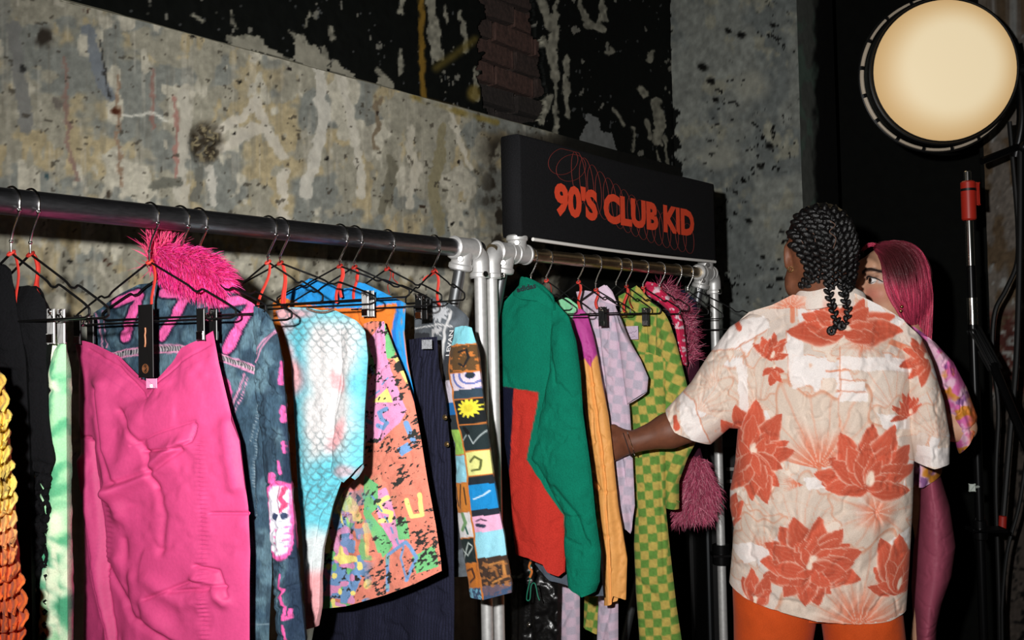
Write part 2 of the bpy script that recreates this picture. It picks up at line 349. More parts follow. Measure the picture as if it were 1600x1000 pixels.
# ------------------------------------------------------------------ the setting
YL, YU = 2.00, 2.035; ZL = 2.203; YR = 1.37; RZ = 1.667
XP = on_plane(1052, 200, (0, YU, 0), np.array([0, 1.0, 0]))[0]
YP = on_plane(1248, 120, (XP, 0, 0), np.array([1.0, 0, 0]))[1]
XQ = on_plane(1305, 150, (0, YP, 0), np.array([0, 1.0, 0]))[0]
PLASTER = mat('old_plaster', rough=0.85, attr=True, bump=0.35, scale=38, var=0.16, spec=0.15)
BLACKPAINT = mat('black_paint', rough=0.75, attr=True, bump=0.3, scale=30, var=0.2, spec=0.12)
def paint_lower(x, y):
    n1 = fbm(x / 70, y / 60, 4, 0); n2 = fbm(x / 38, y / 60, 4, 2); n3 = fbm(x / 9, y / 110, 3, 3); n4 = fbm(x / 7, y / 7, 3, 5)
    o = base((x, y), c(150, 146, 130)); o = mix(o, c(126, 128, 121), ss(0.48, 0.53, n1)); o = mix(o, c(171, 155, 119), 0.8 * ss(0.53, 0.58, n2) * ss(0.62, 0.4, n1))
    o = mix(o, c(182, 177, 160), ss(0.58, 0.62, fbm(x / 45 + 5, y / 70, 4, 4))); o = mix(o, c(116, 112, 100), 0.35 * ss(0.56, 0.72, n3)); o = mix(o, c(186, 180, 165), 0.35 * ss(0.6, 0.75, fbm(x / 7 + 40, y / 130, 3, 6)))
    o = o * (0.86 + 0.28 * n4[..., None])
    wob = 9 * (fbm(x / 17, y / 22, 4, 1) - 0.5) * 2; X = x + wob + 5 * (vn(x / 5, y / 6, 3) - .5); Y = y + wob * 0.6
    for pts, wd, cc in (([(478, 66), (500, 110), (506, 180), (494, 250), (478, 300)], 15, (186, 182, 170)), ([(528, 104), (548, 170), (562, 250), (565, 305)], 10, (184, 179, 165)),
        ([(345, 202), (380, 182), (403, 160), (418, 205), (441, 243)], 12, (182, 176, 162)), ([(403, 200), (372, 215), (352, 230)], 14, (178, 172, 158)), ([(288, 150), (290, 200), (282, 260), (285, 310)], 15, (176, 171, 157)),
        ([(268, 150), (276, 200), (274, 280)], 6, (160, 118, 108)), ([(136, 45), (147, 90), (160, 130), (172, 150)], 17, (112, 118, 124)), ([(155, 62), (162, 100), (170, 150)], 4, (44, 42, 40)),
        ([(330, 262), (336, 320)], 8, (186, 182, 170)), ([(445, 270), (440, 330), (455, 360)], 12, (184, 178, 164)), ([(312, 265), (306, 310)], 14, (106, 106, 98)), ([(240, 290), (280, 285)], 16, (104, 104, 94)),
        ([(640, 200), (648, 260), (640, 320)], 10, (180, 174, 158)), ([(700, 170), (722, 230), (735, 262)], 6, (188, 182, 166)), ([(610, 250), (600, 330)], 16, (112, 108, 92)), ([(590, 150), (584, 230)], 8, (118, 104, 84)),
        ([(690, 200), (676, 300), (690, 360)], 18, (136, 128, 100)), ([(186, 120), (184, 200), (190, 290)], 5, (136, 112, 92)), ([(240, 110), (238, 200)], 5, (140, 108, 98)), ([(100, 90), (108, 230), (120, 280)], 7, (134, 110, 100)), ([(190, 180), (240, 178), (262, 190)], 3, (200, 198, 186)), ([(20, 40), (40, 200)], 20, (122, 122, 118))):
        o = mix(o, c(*cc) * (1.06 if cc[0] > 170 else 1), 0.9 * stroke(X, Y, pts, wd * (1.35 if cc[0] > 170 else 1), 1.6))
    for cx, cy, r, cc in ((70, 60, 13, (52, 46, 40)), (180, 174, 5, (70, 36, 22)), (92, 163, 8, (104, 98, 90)), (172, 305, 6, (70, 62, 52)), (378, 131, 3, (24, 24, 22)), (366, 207, 3, (30, 28, 26)), (515, 250, 4, (30, 28, 26)), (35, 107, 6, (44, 44, 42)),
                          (300, 57, 3, (26, 26, 24)), (449, 105, 3, (34, 30, 28)), (712, 352, 4, (26, 24, 22)), (720, 255, 3, (40, 36, 32)), (590, 176, 3, (50, 40, 34)), (660, 322, 3, (60, 50, 40)), (75, 276, 4, (60, 80, 84)), (108, 408, 4, (26, 24, 22)), (167, 408, 3, (60, 34, 24)), (175, 415, 3, (60, 34, 24)), (157, 10, 4, (60, 50, 42)), (137, 17, 4, (70, 48, 40))):
        o = mix(o, c(*cc), ell(X, Y, cx, cy, r, r * 1.1, 0, 0.4))
    o = o * 1.13
    hole = ell(X, Y, 325, 222, 24, 32, 0, 0.3); o = mix(o, c(58, 50, 38) * 1.0, hole * (0.55 + 0.45 * ss(0.35, 0.6, n4)))
    o = mix(o, c(150, 138, 108), hole * ss(0.56, 0.62, fbm(x / 6, y / 8, 3, 7)))
    spk = ss(0.74, 0.78, fbm(x / 9, y / 9, 3, 6)); o = mix(o, c(70, 64, 54), spk * 0.7)
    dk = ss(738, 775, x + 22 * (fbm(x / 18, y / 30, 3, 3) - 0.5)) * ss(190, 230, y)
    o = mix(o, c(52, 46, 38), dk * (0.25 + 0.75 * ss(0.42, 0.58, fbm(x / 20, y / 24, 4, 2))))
    o = mix(o, c(148, 128, 62), 0.8 * stroke(X, Y, [(645, 150), (690, 166), (780, 193)], 9, 3) * ss(0.35, 0.55, n2))
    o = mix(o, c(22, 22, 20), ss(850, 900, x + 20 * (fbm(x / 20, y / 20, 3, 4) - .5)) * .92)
    return o
def paint_upper(x, y):
    o = base((x, y), c(15, 17, 15)); n = fbm(x / 13, y / 24, 4, 1); o = mix(o, c(128, 126, 116), ss(0.745, 0.77, n)); o = mix(o, c(96, 98, 98), 0.8 * ss(0.80, 0.82, fbm(x / 6, y / 10, 3, 4)))
    wob = 7 * (fbm(x / 9, y / 12, 3, 5) - 0.5) * 2; X = x + wob; Y = y + wob * 0.8; pl = c(146, 143, 128)
    for pts, wd in (([(360, 62), (385, 60), (408, 66)], 12), ([(470, 60), (482, 82), (505, 92)], 14), ([(455, 50), (472, 66)], 5), ([(505, 75), (510, 100)], 8), ([(526, 100), (534, 112)], 10), ([(425, 85), (460, 95)], 4), ([(484, 20), (478, 42)], 5), ([(516, 45), (518, 58)], 10),
                    ([(360, 15), (366, 40)], 4), ([(300, 22), (312, 30)], 5), ([(590, 110), (612, 132)], 8), ([(628, 0), (626, 20)], 8), ([(625, 80), (626, 115)], 9), ([(672, 0), (676, 40), (684, 88)], 17), ([(719, 18), (724, 55), (730, 84)], 7), ([(695, 10), (700, 36)], 5), ([(745, 110), (742, 150)], 12),
                    ([(846, 0), (858, 40), (866, 30)], 14), ([(866, 30), (862, 90), (868, 120)], 13), ([(868, 0), (870, 60), (868, 210)], 6), ([(850, 60), (862, 100)], 8), ([(858, 150), (846, 190)], 12), ([(905, 0), (915, 30), (930, 42), (944, 30), (940, 0)], 9), ([(920, 42), (940, 44)], 10), ([(886, 90), (884, 150), (888, 180)], 9),
                    ([(952, 84), (958, 80)], 8), ([(1020, 82), (1016, 95)], 9), ([(1003, 140), (1008, 150)], 10), ([(1026, 160), (1030, 190), (1028, 220)], 17), ([(958, 170), (975, 195)], 5), ([(1010, 190), (1016, 215)], 8), ([(1040, 215), (1045, 260)], 6), ([(1024, 235), (1032, 270)], 4), ([(990, 200), (988, 235)], 5)):
        o = mix(o, pl * (0.8 + 0.4 * vn(x / 5, y / 6, 2)[..., None]), stroke(X, Y, pts, wd, 1.3))
    for q_ in ([(362, 70), (368, 57), (380, 62), (405, 57), (414, 72), (442, 85), (440, 90), (362, 72)], [(458, 90), (464, 70), (470, 58), (478, 75), (498, 70), (501, 86), (513, 94), (510, 112), (468, 100)], [(512, 108), (518, 100), (527, 96), (537, 108), (552, 114), (552, 124)], [(590, 132), (598, 120), (612, 126), (618, 138), (604, 138)]): o = mix(o, c(158, 154, 138), inpoly(X, Y, q_))
    o = mix(o, c(126, 128, 126), inpoly(X, Y, [(902, 262), (905, 222), (918, 180), (934, 183), (940, 205), (956, 208), (960, 232), (974, 262)]))
    oc = c(146, 112, 44)
    o = mix(o, oc, 0.9 * stroke(X * 0.5 + x * 0.5, y, [(658, -40), (659, 80), (662, 158)], 8, 2)); o = mix(o, oc * 0.9, 0.75 * stroke(x, y, [(660, 156), (700, 166), (770, 188)], 8, 3))
    o = mix(o, c(120, 104, 48), 0.7 * stroke(x, y, [(682, 106), (710, 86), (742, 62)], 12, 6)); o = mix(o, c(126, 108, 52), 0.8 * ell(x, y, 740, 146, 11, 13, 0, 0.4))
    return o
def brick_hole(x, y):
    wob = 12 * (fbm(x / 14, y / 14, 3, 2) - 0.5) * 2
    return inpoly(x + wob, y + wob * 0.7, [(755, -60), (752, 60), (750, 130), (768, 186), (815, 196), (843, 190), (850, 150), (846, 70), (834, 30), (830, -60)])
def wall_grid(name, xs, zs, Y, paint, material, relief, hole=None):
    Xg, Zg = np.meshgrid(xs, zs); P = np.stack([Xg, np.full_like(Xg, Y), Zg], -1).reshape(-1, 3); px, py = to_px(P)
    px = np.clip(px, -2500, 3000); py = np.clip(py, -2500, 3000)
    P[:, 1] -= relief(px, py); F = grid_faces(len(zs), len(xs))
    if hole is not None:
        h = hole(px, py) > 0.5; F = F[~h[F].any(1)]
    o = mesh_obj(name, P, F, material, None, paint(px, py)); o['kind'] = 'structure'; return o
def dens(a, b, d, lo, hi):
    return np.unique(np.r_[np.linspace(lo, a, 8), np.arange(a, b, d), np.linspace(b, hi, 6)])
hrel = lambda x, y: 0.006 * (fbm(x / 60, y / 60, 4, 2) - 0.5) + 0.0025 * (fbm(x / 12, y / 14, 3, 5) - 0.5) - 0.02 * ell(x, y, 325, 222, 24, 32, 0, 0.5) + 0.03 * ell(x, y, 328, 226, 18, 24, 0, 0.6) * fbm(x / 7, y / 7, 3, 1)
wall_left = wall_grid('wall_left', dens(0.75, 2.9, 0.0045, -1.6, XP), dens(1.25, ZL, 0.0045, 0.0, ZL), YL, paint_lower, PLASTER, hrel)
wall_upper = wall_grid('wall_left_upper', dens(1.1, XP, 0.006, -1.6, XP + 0.02), dens(ZL, 3.05, 0.005, ZL, 3.6), YU, paint_upper, BLACKPAINT, lambda x, y: 0.006 * (fbm(x / 18, y / 22, 4, 3) - 0.5), brick_hole)
sd = wall_upper.modifiers.new('thickness', 'SOLIDIFY'); sd.thickness = 0.022; sd.offset = 1 if wall_upper.data.polygons[0].normal.y > 0 else -1
# plaster ledge at the top of the pale dado
mb = MB(); n = 120; xs = np.linspace(-1.6, on_plane(872, 210, (0, YL, 0), np.array([0, 1.0, 0]))[0], n); wv = 0.006 * (fbm(xs * 9, xs * 3, 3, 2) - 0.5)
V = np.concatenate([np.stack([xs, np.full(n, YL + 0.001), ZL - 0.004 + wv], 1), np.stack([xs, np.full(n, YL + 0.001) + 0.004, ZL + 0.004 + wv], 1), np.stack([xs, np.full(n, YU + 0.008), ZL + 0.006 + wv * 0.5], 1)])
F = [(k * n + i, k * n + i + 1, (k + 1) * n + i + 1, (k + 1) * n + i) for k in range(2) for i in range(n - 1)]
o = mb.add(V, F).build('trim_1', mat('ledge_plaster', (128, 124, 106), 0.85, bump=0.3, scale=50, var=0.3)); o['kind'] = 'structure'
# bricks laid bare where the plaster has fallen
BR = [mat('brick_clay_%s' % t, q, 0.9, bump=0.6, scale=70, var=0.45) for t, q in (('dark', (56, 42, 37)), ('red', (72, 50, 43)), ('sooty', (44, 37, 34)))]
p0 = on_plane(745, 210, (0, YU, 0), np.array([0, 1.0, 0])); p1 = on_plane(862, -25, (0, YU, 0), np.array([0, 1.0, 0]))
bl, bh = 0.21, 0.062; row = 0; z = p0[2]
bm_cache = []
for k in range(3):
    m = MB(); m.box((0, 0, 0), (bl / 2, 0, 0), (0, 0.03, 0), (0, 0, bh / 2), bev=0.12); q = m.build('brick', BR[k], wall_upper, True); V = np.empty(len(q.data.vertices) * 3); q.data.vertices.foreach_get('co', V); V = V.reshape(-1, 3)
    V += RNG.normal(size=V.shape) * 0.0025; q.data.vertices.foreach_set('co', V.ravel()); bm_cache.append(q)
first = [True] * 3
while z < p1[2] + 0.05:
    x = p0[0] - 0.1 + (row % 2) * (bl + 0.012) / 2
    while x < p1[0] + 0.1:
        k = random.randrange(3); q = bm_cache[k] if first[k] else bm_cache[k].copy()
        if not first[k]: COL.objects.link(q)
        first[k] = False; q.location = (x, YU + 0.047 + random.uniform(-0.007, 0.004), z); q.rotation_euler = (random.uniform(-.02, .02), random.uniform(-.02, .02), random.uniform(-.03, .03)); x += bl + 0.012
    z += bh + 0.012; row += 1
m = MB(); m.box((p0[0] / 2 + p1[0] / 2, YU + 0.075, (p0[2] + p1[2]) / 2), (0.75, 0, 0), (0, 0.02, 0), (0, 0, 0.5)); m.build('mortar_bed', mat('mortar', (92, 84, 76), 0.95, bump=0.5, scale=60, var=0.4), wall_upper)
# concrete pier beyond the second rack
def paint_pier(x, y):
    n = fbm(x / 50, y / 60, 4, 1); o = base((x, y), c(138, 141, 134)); o = mix(o, c(116, 121, 118), ss(0.45, 0.6, n)); o = mix(o, c(150, 149, 134), ss(0.58, 0.7, fbm(x / 30, y / 34, 4, 3)))
    o = o * (0.8 + 0.4 * fbm(x / 7, y / 9, 3, 2)[..., None]); o = mix(o, c(176, 174, 158), 0.6 * (ell(x, y, 1175, 135, 26, 22, 0, .5) + ell(x, y, 1120, 245, 30, 20, 0, .5)).clip(0, 1))
    sp = ss(0.70, 0.72, fbm(x / 8, y / 5, 3, 4)) * ss(0.44, 0.58, fbm(x / 60, y / 50, 2, 6)); o = mix(o, c(16, 16, 15), sp)
    for cx, cy, r in ((1113, 127, 5), (1120, 156, 4), (1160, 55, 5), (1140, 48, 4), (1210, 40, 4), (1205, 228, 5), (1190, 260, 4), (1104, 330, 4), (1150, 300, 3), (1172, 345, 4), (1195, 402, 3), (1223, 362, 3), (1100, 105, 6)):
        o = mix(o, c(20, 20, 18), ell(x + 4 * vn(x / 4, y / 4, 1), y, cx, cy, r * 1.4, r, 20, .4))
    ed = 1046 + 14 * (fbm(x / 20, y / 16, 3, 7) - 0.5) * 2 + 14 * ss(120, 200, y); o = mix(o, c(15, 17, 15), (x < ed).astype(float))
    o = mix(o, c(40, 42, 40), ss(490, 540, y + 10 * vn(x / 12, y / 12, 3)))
    return o
ys = np.linspace(YP, YU + 0.02, 130); zs = dens(1.2, 3.4, 0.009, 0, 3.6); Yg, Zg = np.meshgrid(ys, zs); P = np.stack([np.full_like(Yg, XP), Yg, Zg], -1).reshape(-1, 3); px, py = to_px(P)
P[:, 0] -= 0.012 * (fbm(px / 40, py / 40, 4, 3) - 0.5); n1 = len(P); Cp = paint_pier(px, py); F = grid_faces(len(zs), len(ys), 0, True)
xs2 = np.linspace(XP, XQ, 40); Xg, Zg = np.meshgrid(xs2, zs); P2 = np.stack([Xg, np.full_like(Xg, YP), Zg], -1).reshape(-1, 3); a, b = to_px(P2)
C2 = mix(base((a, b), c(104, 107, 101)), c(104, 122, 110), ss(0.5, 0.62, fbm(a / 16, b / 40, 3, 2))); C2 = mix(C2, c(24, 24, 23), ss(1268, 1280, a + 14 * (fbm(a / 9, b / 22, 3, 3) - .5)))
P2[np.arange(0, len(P2), 40)] = P.reshape(len(zs), len(ys), 3)[:, 0]
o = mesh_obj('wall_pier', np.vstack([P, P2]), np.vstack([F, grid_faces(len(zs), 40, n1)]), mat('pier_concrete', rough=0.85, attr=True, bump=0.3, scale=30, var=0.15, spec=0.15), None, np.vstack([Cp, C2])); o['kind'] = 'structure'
# black wall beyond, mottled wall at the right, floor, ceiling
XB = XQ + 0.55; DK = mat('black_wall_paint', (17, 18, 16), 0.8, bump=0.2, scale=20, var=0.2, spec=0.1)
ya = on_plane(1540, 300, (XB - 0.6, 0, 0), np.array([1.0, 0, 0]))[1]
m = MB(); m.box((XB, (YU + ya) / 2, 1.8), (0.04, 0, 0), (0, (YU - ya) / 2, 0), (0, 0, 1.8), bev=0.05); o = m.build('wall_back', DK, None, False); o['kind'] = 'structure'
def paint_right(x, y):
    n = fbm(x / 16, y / 26, 4, 2); o = base((x, y), c(112, 104, 96)); o = mix(o, c(150, 150, 146), ss(0.56, 0.64, n)); o = mix(o, c(94, 78, 60), ss(0.5, 0.6, fbm(x / 22, y / 40, 3, 5)))
    o = mix(o, c(84, 46, 40), ss(475, 500, y) * ss(640, 600, y) * ss(0.35, 0.5, fbm(x / 8, y / 8, 3, 1))); o = mix(o, c(74, 66, 60), ss(600, 650, y)); o = mix(o, c(20, 19, 18), ss(0.62, 0.66, fbm(x / 8, y / 9, 3, 3)) * ss(560, 640, y)); o = mix(o, c(190, 188, 182), stroke(x, y, [(1595, 350), (1597, 400)], 9))
    return o * (0.75 + 0.5 * fbm(x / 4, y / 5, 3, 6)[..., None])
xr = XB - 0.6; ys = np.linspace(ya - 0.9, ya, 110); zs = dens(0.3, 2.6, 0.011, 0, 3.6); Yg, Zg = np.meshgrid(ys, zs); P = np.stack([np.full_like(Yg, xr), Yg, Zg], -1).reshape(-1, 3); px, py = to_px(P); P[:, 0] -= 0.012 * fbm(px / 14, py / 14, 3, 4)
o = mesh_obj('wall_right', P, grid_faces(len(zs), len(ys), 0, True), PLASTER, None, paint_right(px, py)); o['kind'] = 'structure'
m = MB(); m.box((xr + 0.32, ya + 0.01, 1.8), (0.30, 0, 0), (0, 0.012, 0), (0, 0, 1.8)); o = m.build('wall_right_return', DK, None, False); o['kind'] = 'structure'
m = MB(); m.box((1.8, 0.2, -0.05), (3.8, 0, 0), (0, 2.2, 0), (0, 0, 0.05), bev=0.02); o = m.build('floor', mat('dark_concrete_floor', (52, 50, 47), 0.7, bump=0.2, scale=12, var=0.35), None, False); o['kind'] = 'structure'
m = MB(); m.box((1.8, 0.2, 3.65), (3.8, 0, 0), (0, 2.2, 0), (0, 0, 0.05), bev=0.02); o = m.build('ceiling', DK, None, False); o['kind'] = 'structure'

# ------------------------------------------------------------------ racks of steel tube and key clamps
ny = np.array([0, 1.0, 0])
def rx(px, y=None):
    a, b = 0.0, 6.0
    for _ in range(40):
        mm = (a + b) / 2
        if to_px(np.array([mm, YR, RZ])[None])[0][0] < px: a = mm
        else: b = mm
    return a
RR = 0.0185; RR2 = 0.0155; RU = 0.0128
def clamp_tee(par, x, d, r=0.0245, ln=0.046):
    "tee: sleeve along the rail with a socket in direction d"
    m = MB(); p = np.array([x, YR, RZ]); d = np.array(d) / np.linalg.norm(d)
    m.cyl(p - [0.034, 0, 0], p + [0.034, 0, 0], r * 0.92, 24, bev=0.003); m.cyl(p - [0.036, 0, 0], p - [0.026, 0, 0], r, 24, bev=0.003); m.cyl(p + [0.026, 0, 0], p + [0.036, 0, 0], r, 24, bev=0.003)
    m.cyl(p, p + d * ln, r * 0.9, 24); m.cyl(p + d * (ln - 0.014), p + d * ln, r * 1.05, 24, bev=0.003); o = m.build('clamp_fitting', GALV, par)
    s = MB(); q = p + d * (ln - 0.02); sdv = np.array([-0.8, -0.6, 0]); s.cyl(q + sdv * r * 0.8, q + sdv * r * 1.45, 0.0065, 10, bev=0.001); s.build('set_screw', CHROME, o); return o
def clamp_elbow(par, x, sgn):
    "90 degree elbow from the rail down into an upright"
    m = MB(); r = 0.0205; pts = [np.array([x - sgn * 0.05, YR, RZ]), np.array([x - sgn * 0.032, YR, RZ])] + [np.array([x - sgn * 0.032 + sgn * 0.032 * math.sin(t), YR, RZ - 0.032 + 0.032 * math.cos(t)]) for t in np.linspace(0.2, math.pi / 2, 7)] + [np.array([x, YR, RZ - 0.062])]
    m.tube(pts, r, 24); m.cyl(pts[0] - [sgn * 0.002, 0, 0], pts[0] + [sgn * 0.010, 0, 0], r * 1.08, 24, bev=0.003); m.cyl(pts[-1] + [0, 0, 0.014], pts[-1], r * 1.1, 24, bev=0.003); o = m.build('clamp_fitting', GALV, par)
    s = MB(); q = pts[-1] + [0, 0, 0.008]; s.cyl(q + np.array([-sgn * 0.4, -0.9, 0]) * r * 0.8, q + np.array([-sgn * 0.4, -0.9, 0]) * r * 1.4, 0.0065, 10, bev=0.001); s.build('set_screw', CHROME, o)
def foot(par, p):
    m = MB(); m.cyl(p, p + np.array([0, 0, 0.012]), 0.05, 20, bev=0.003); m.cyl(p, p + np.array([0, 0, 0.05]), 0.028, 20, bev=0.003); m.build('foot_flange', GALV, par)
def rack(name, label, x0, x1, xb0, xb1, railmat, rr):
    t = thing(name, label, 'clothes rack', (x0, YR, 0))
    MB().cyl((x0, YR, RZ), (x1, YR, RZ), rr, 32).build('rail', railmat, t)
    for x, xb, sg in ((x0, xb0, -1), (x1, xb1, 1)):
        MB().cyl((x, YR, 0.01), (x, YR, RZ - 0.04), RU, 28).build('upright', GALV, t); clamp_elbow(t, x, sg); foot(t, np.array([x, YR, 0.0]))
        bd = np.array([0, 0.27, -1.0]); bd /= np.linalg.norm(bd); clamp_tee(t, xb, bd); e = np.array([xb, YR, RZ]) + bd * (RZ - 0.01) / -bd[2]
        MB().cyl(np.array([xb, YR, RZ]) + bd * 0.03, e, RU, 28).build('brace', mat('grey_tube', (120, 122, 124), 0.45, metal=0.9, var=0.15, scale=40), t); foot(t, e * [1, 1, 0])
    return t
def vx(px, py): return on_plane(px, py, (0, YR, 0), ny)[0]
xa = vx(750.5, 450); xb_ = vx(768.5, 450); xc = vx(1116, 470)
rack1 = rack('clothes_rack', 'steel tube clothes rack in the foreground under the pink dress and denim jacket', 0.12, xa, 0.2, xa - 0.052, STEEL, RR)
rack2 = rack('clothes_rack', 'steel tube clothes rack carrying the black sign and the green fleece', xb_, xc, xb_ + 0.052, xc - 0.068, BRASSY, RR2)
xs0, xs1 = vx(808, 385) , vx(1103, 412)
for x in (xs0, xs1):
    clamp_tee(rack2, x, (0, 0, 1), 0.0235, 0.042); MB().cyl((x, YR, RZ + 0.03), (x, YR, 1.925), 0.017, 20).build('sign_post', GALV, rack2)
# ------------------------------------------------------------------ sign
SX0, SX1 = vx(798, 300), vx(1105, 350); Z0s, Z1s = 1.703, 1.934
sign = thing('fabric_sign', "black fabric sign with orange letters on top of the far clothes rack", 'sign', (SX0, YR, Z0s))
nx = 120; m = MB(); ring = []
SY = 0.026
for i in range(nx):
    q = i / (nx - 1); x = SX0 + (SX1 - SX0) * q; sag = 0.001 * math.sin(q * 9) - 0.003 * math.sin(math.pi * q); z1 = Z1s + sag; z0 = Z0s + 0.002 * math.sin(q * 11)
    for k in range(24):
        tt = 2 * math.pi * k / 24; cy, cz = math.cos(tt), math.sin(tt); pwr = lambda v: math.copysign(abs(v) ** 0.12, v)
        ring.append((x, YR - SY * pwr(cy), (z0 + z1) / 2 + (z1 - z0) / 2 * pwr(cz)))
F = [(i * 24 + k, i * 24 + (k + 1) % 24, (i + 1) * 24 + (k + 1) % 24, (i + 1) * 24 + k) for i in range(nx - 1) for k in range(24)] + [tuple(range(24))[::-1], tuple((nx - 1) * 24 + k for k in range(24))]
mesh_obj('sign_cover', ring, F, mat('black_sign_fabric', (24, 24, 26), 0.85, bump=0.3, scale=260, var=0.25, spec=0.15), sign)
m = MB(); m.tube([(xs0 + 0.02 + (xs1 - xs0 - 0.02) * t, YR - SY - 0.004, Z0s - 0.004 - 0.004 * math.sin(math.pi * t)) for t in np.linspace(0, 1, 30)], 0.0042, 10); m.build('white_edge_strip', mat('white_plastic', (235, 232, 226), 0.4), sign)
ORANGE = mat('orange_print', (226, 72, 40), 0.7, var=0.06, scale=90); REDLINE = mat('red_line_print', (120, 36, 28), 0.8)
def text_mesh(name, body, origin, ex, ez, nrm, h, width, material, parent, bold=0.0, depth=0.0006):
    cu = bpy.data.curves.new(name, 'FONT'); cu.body = body; cu.offset = bold; cu.size = 1; cu.resolution_u = 3; t = bpy.data.objects.new(name + '_tmp', cu); COL.objects.link(t)
    dg = bpy.context.evaluated_depsgraph_get(); dg.update(); me = bpy.data.meshes.new_from_object(t.evaluated_get(dg)); V = np.array([v.co[:] for v in me.vertices]); F = [tuple(p.vertices) for p in me.polygons]
    bpy.data.objects.remove(t); V[:, 0] -= V[:, 0].min(); sx = width / V[:, 0].max(); V[:, 1] -= V[:, 1].min(); sy = h / V[:, 1].max(); ex, ez, nrm = [np.asarray(q, float) for q in (ex, ez, nrm)]
    W = np.asarray(origin) + V[:, :1] * sx * ex + V[:, 1:2] * sy * ez + nrm * depth
    return mesh_obj(name, W, F, material, parent, smooth=False)
spl = Plane((0, YR - SY - 0.001, 0), (1, 0, 0)); A = spl.at(866, 337); B = spl.at(1084, 361); A2 = spl.at(866, 283)
ex = (B - A); wid = np.linalg.norm(ex); ex /= wid
text_mesh('lettering', "90'S CLUB KID", A + [0, -0.0012, 0], (1, 0, 0), (0, 0, 1), (0, -1, 0), A2[2] - A[2], wid, ORANGE, sign, 0.052)
m = MB()
for k in range(17):
    q = k / 16; cx, cy = 880 + q * 196, 244 + q * 116 + 16 * math.sin(q * 3.1); rxx, ryy = (24, 20) if k < 2 else (11 - 3 * q, 44 - 20 * q); rot = 0.5 if k < 2 else 0.12
    pts = []
    for t in np.linspace(0, 2 * math.pi, 28, endpoint=False):
        dx, dy = rxx * math.cos(t), ryy * math.sin(t); x, y = cx + dx * math.cos(rot) + dy * math.sin(rot), cy - dx * math.sin(rot) + dy * math.cos(rot) + (8 if k < 2 else 12)
        p = spl.at(x, y); pts.append([min(p[0], SX1 - 0.01), YR - SY - 0.0008, min(max(p[2], Z0s + 0.012), Z1s - 0.010)])
    m.tube(pts, 0.0006, 5, closed=True)
m.build('spiral_line_print', REDLINE, sign)

# ------------------------------------------------------------------ hangers
def hanger(px, phi, label, half=0.2, drop=0.06, neck=0.056, clips=(), ribbon=(), group='wire hangers on the racks', bead=True, lo=0.014, clipmat=None, cg=0.0075):
    x = rx(px); e = np.array([math.sin(math.radians(phi)), -math.cos(math.radians(phi)), 0]); nn = np.array([-e[1], e[0], 0]); P = lambda s, z, o=0: np.array([x, YR, RZ]) + e * s + Z0 * z + nn * o
    t = thing('wire_hanger', label, 'hanger', P(0, -neck - drop - lo)); rr = RR if px < 740 else RR2; hk = rr + 0.0022
    pts = [P(0, -neck), P(0, -neck * .5 - .018), P(0.006, -0.036), P(rr + .0005, -0.016)] + [P(hk * math.cos(a), hk * math.sin(a)) for a in np.linspace(-0.25, math.pi + 0.35, 15)]
    h = MB().tube(smooth_path(pts, 44), 0.0016, 8).build('hook', CHROME, t)
    for s_, z_, r_ in ((rr + .001, -0.013, 0.0034), (0, -neck * .5 - .019, 0.003)): m = MB(); m.sphere(P(s_, z_), r_, 8, 6); m.build('bead', CHROME, h)
    a = half; d = drop; n0 = -neck
    side = [(0.0, n0), (a * 0.47, n0 - d * 0.52), (a * 0.53, n0 - d * 0.63), (a * 0.585, n0 - d * 0.65), (a * 0.63, n0 - d * 0.60), (a * 0.93, n0 - d * 0.93), (a, n0 - d * 1.03), (a * 1.0, n0 - d - lo * 0.75), (a * 0.95, n0 - d - lo), (a * 0.85, n0 - d - lo)]
    loop = side + [(-s, z) for s, z in side[::-1]]
    Q = np.array(loop); dense = []
    for i in range(len(Q) - 1):
        for k in np.linspace(0, 1, 5, endpoint=False): dense.append(Q[i] * (1 - k) + Q[i + 1] * k)
    dense = np.array(dense + [Q[-1]]); ker = dense.copy(); ker[1:-1] = (dense[:-2] + dense[1:-1] * 2 + dense[2:]) / 4
    MB().tube([P(s, z) for s, z in ker], 0.0017, 8, closed=True).build('frame', WIRE, t)
    for s in clips:
        zb = n0 - d - lo; cm = MB()
        for sg in (-1, 1): cm.box(P(s, zb - 0.008, sg * cg), e * 0.0085, Z0 * 0.024, nn * 0.0014 , bev=0.5)
        k = cm.build('clip', clipmat or BLACKP, t, smooth=False); sp = MB(); sp.tube([P(s + 0.006 * math.cos(q), zb + 0.003 + 0.005 * math.sin(q), -0.010 + 0.02 * q / 25) for q in np.linspace(0, 25, 60)], 0.0012, 5); sp.sphere(P(s, zb + 0.012, 0.008), 0.0042, 8, 6); sp.sphere(P(s, zb + 0.012, -0.008), 0.0042, 8, 6)
        sp.box(P(s, zb - 0.024, cg + .002), e * 0.007, Z0 * 0.006, nn * 0.0012); sp.box(P(s, zb - 0.024, -cg - .002), e * 0.007, Z0 * 0.006, nn * 0.0012); sp.build('spring', CHROME, k)
    for ds, ln in ribbon:
        tw = np.linspace(0, 1, 10); pts = [P(ds * q + 0.003 * math.sin(q * 7), n0 + 0.002 - ln * q, 0.004 + 0.003 * math.sin(q * 5)) for q in tw]
        m = MB(); m.tube(pts, 0.0036, 8, flat=0.25); m.tube([P(0.004 * math.cos(q), n0 + 0.003 * math.sin(q), 0.004 * math.sin(q)) for q in np.linspace(0, 6.28, 10)], 0.0022, 6, closed=True); m.build('ribbon', RIBBON, t)
    return t, P
def gplane(px, phi, ds=0.0):
    e = np.array([math.sin(math.radians(phi)), -math.cos(math.radians(phi)), 0]); return Plane(np.array([rx(px), YR, 0]), e)
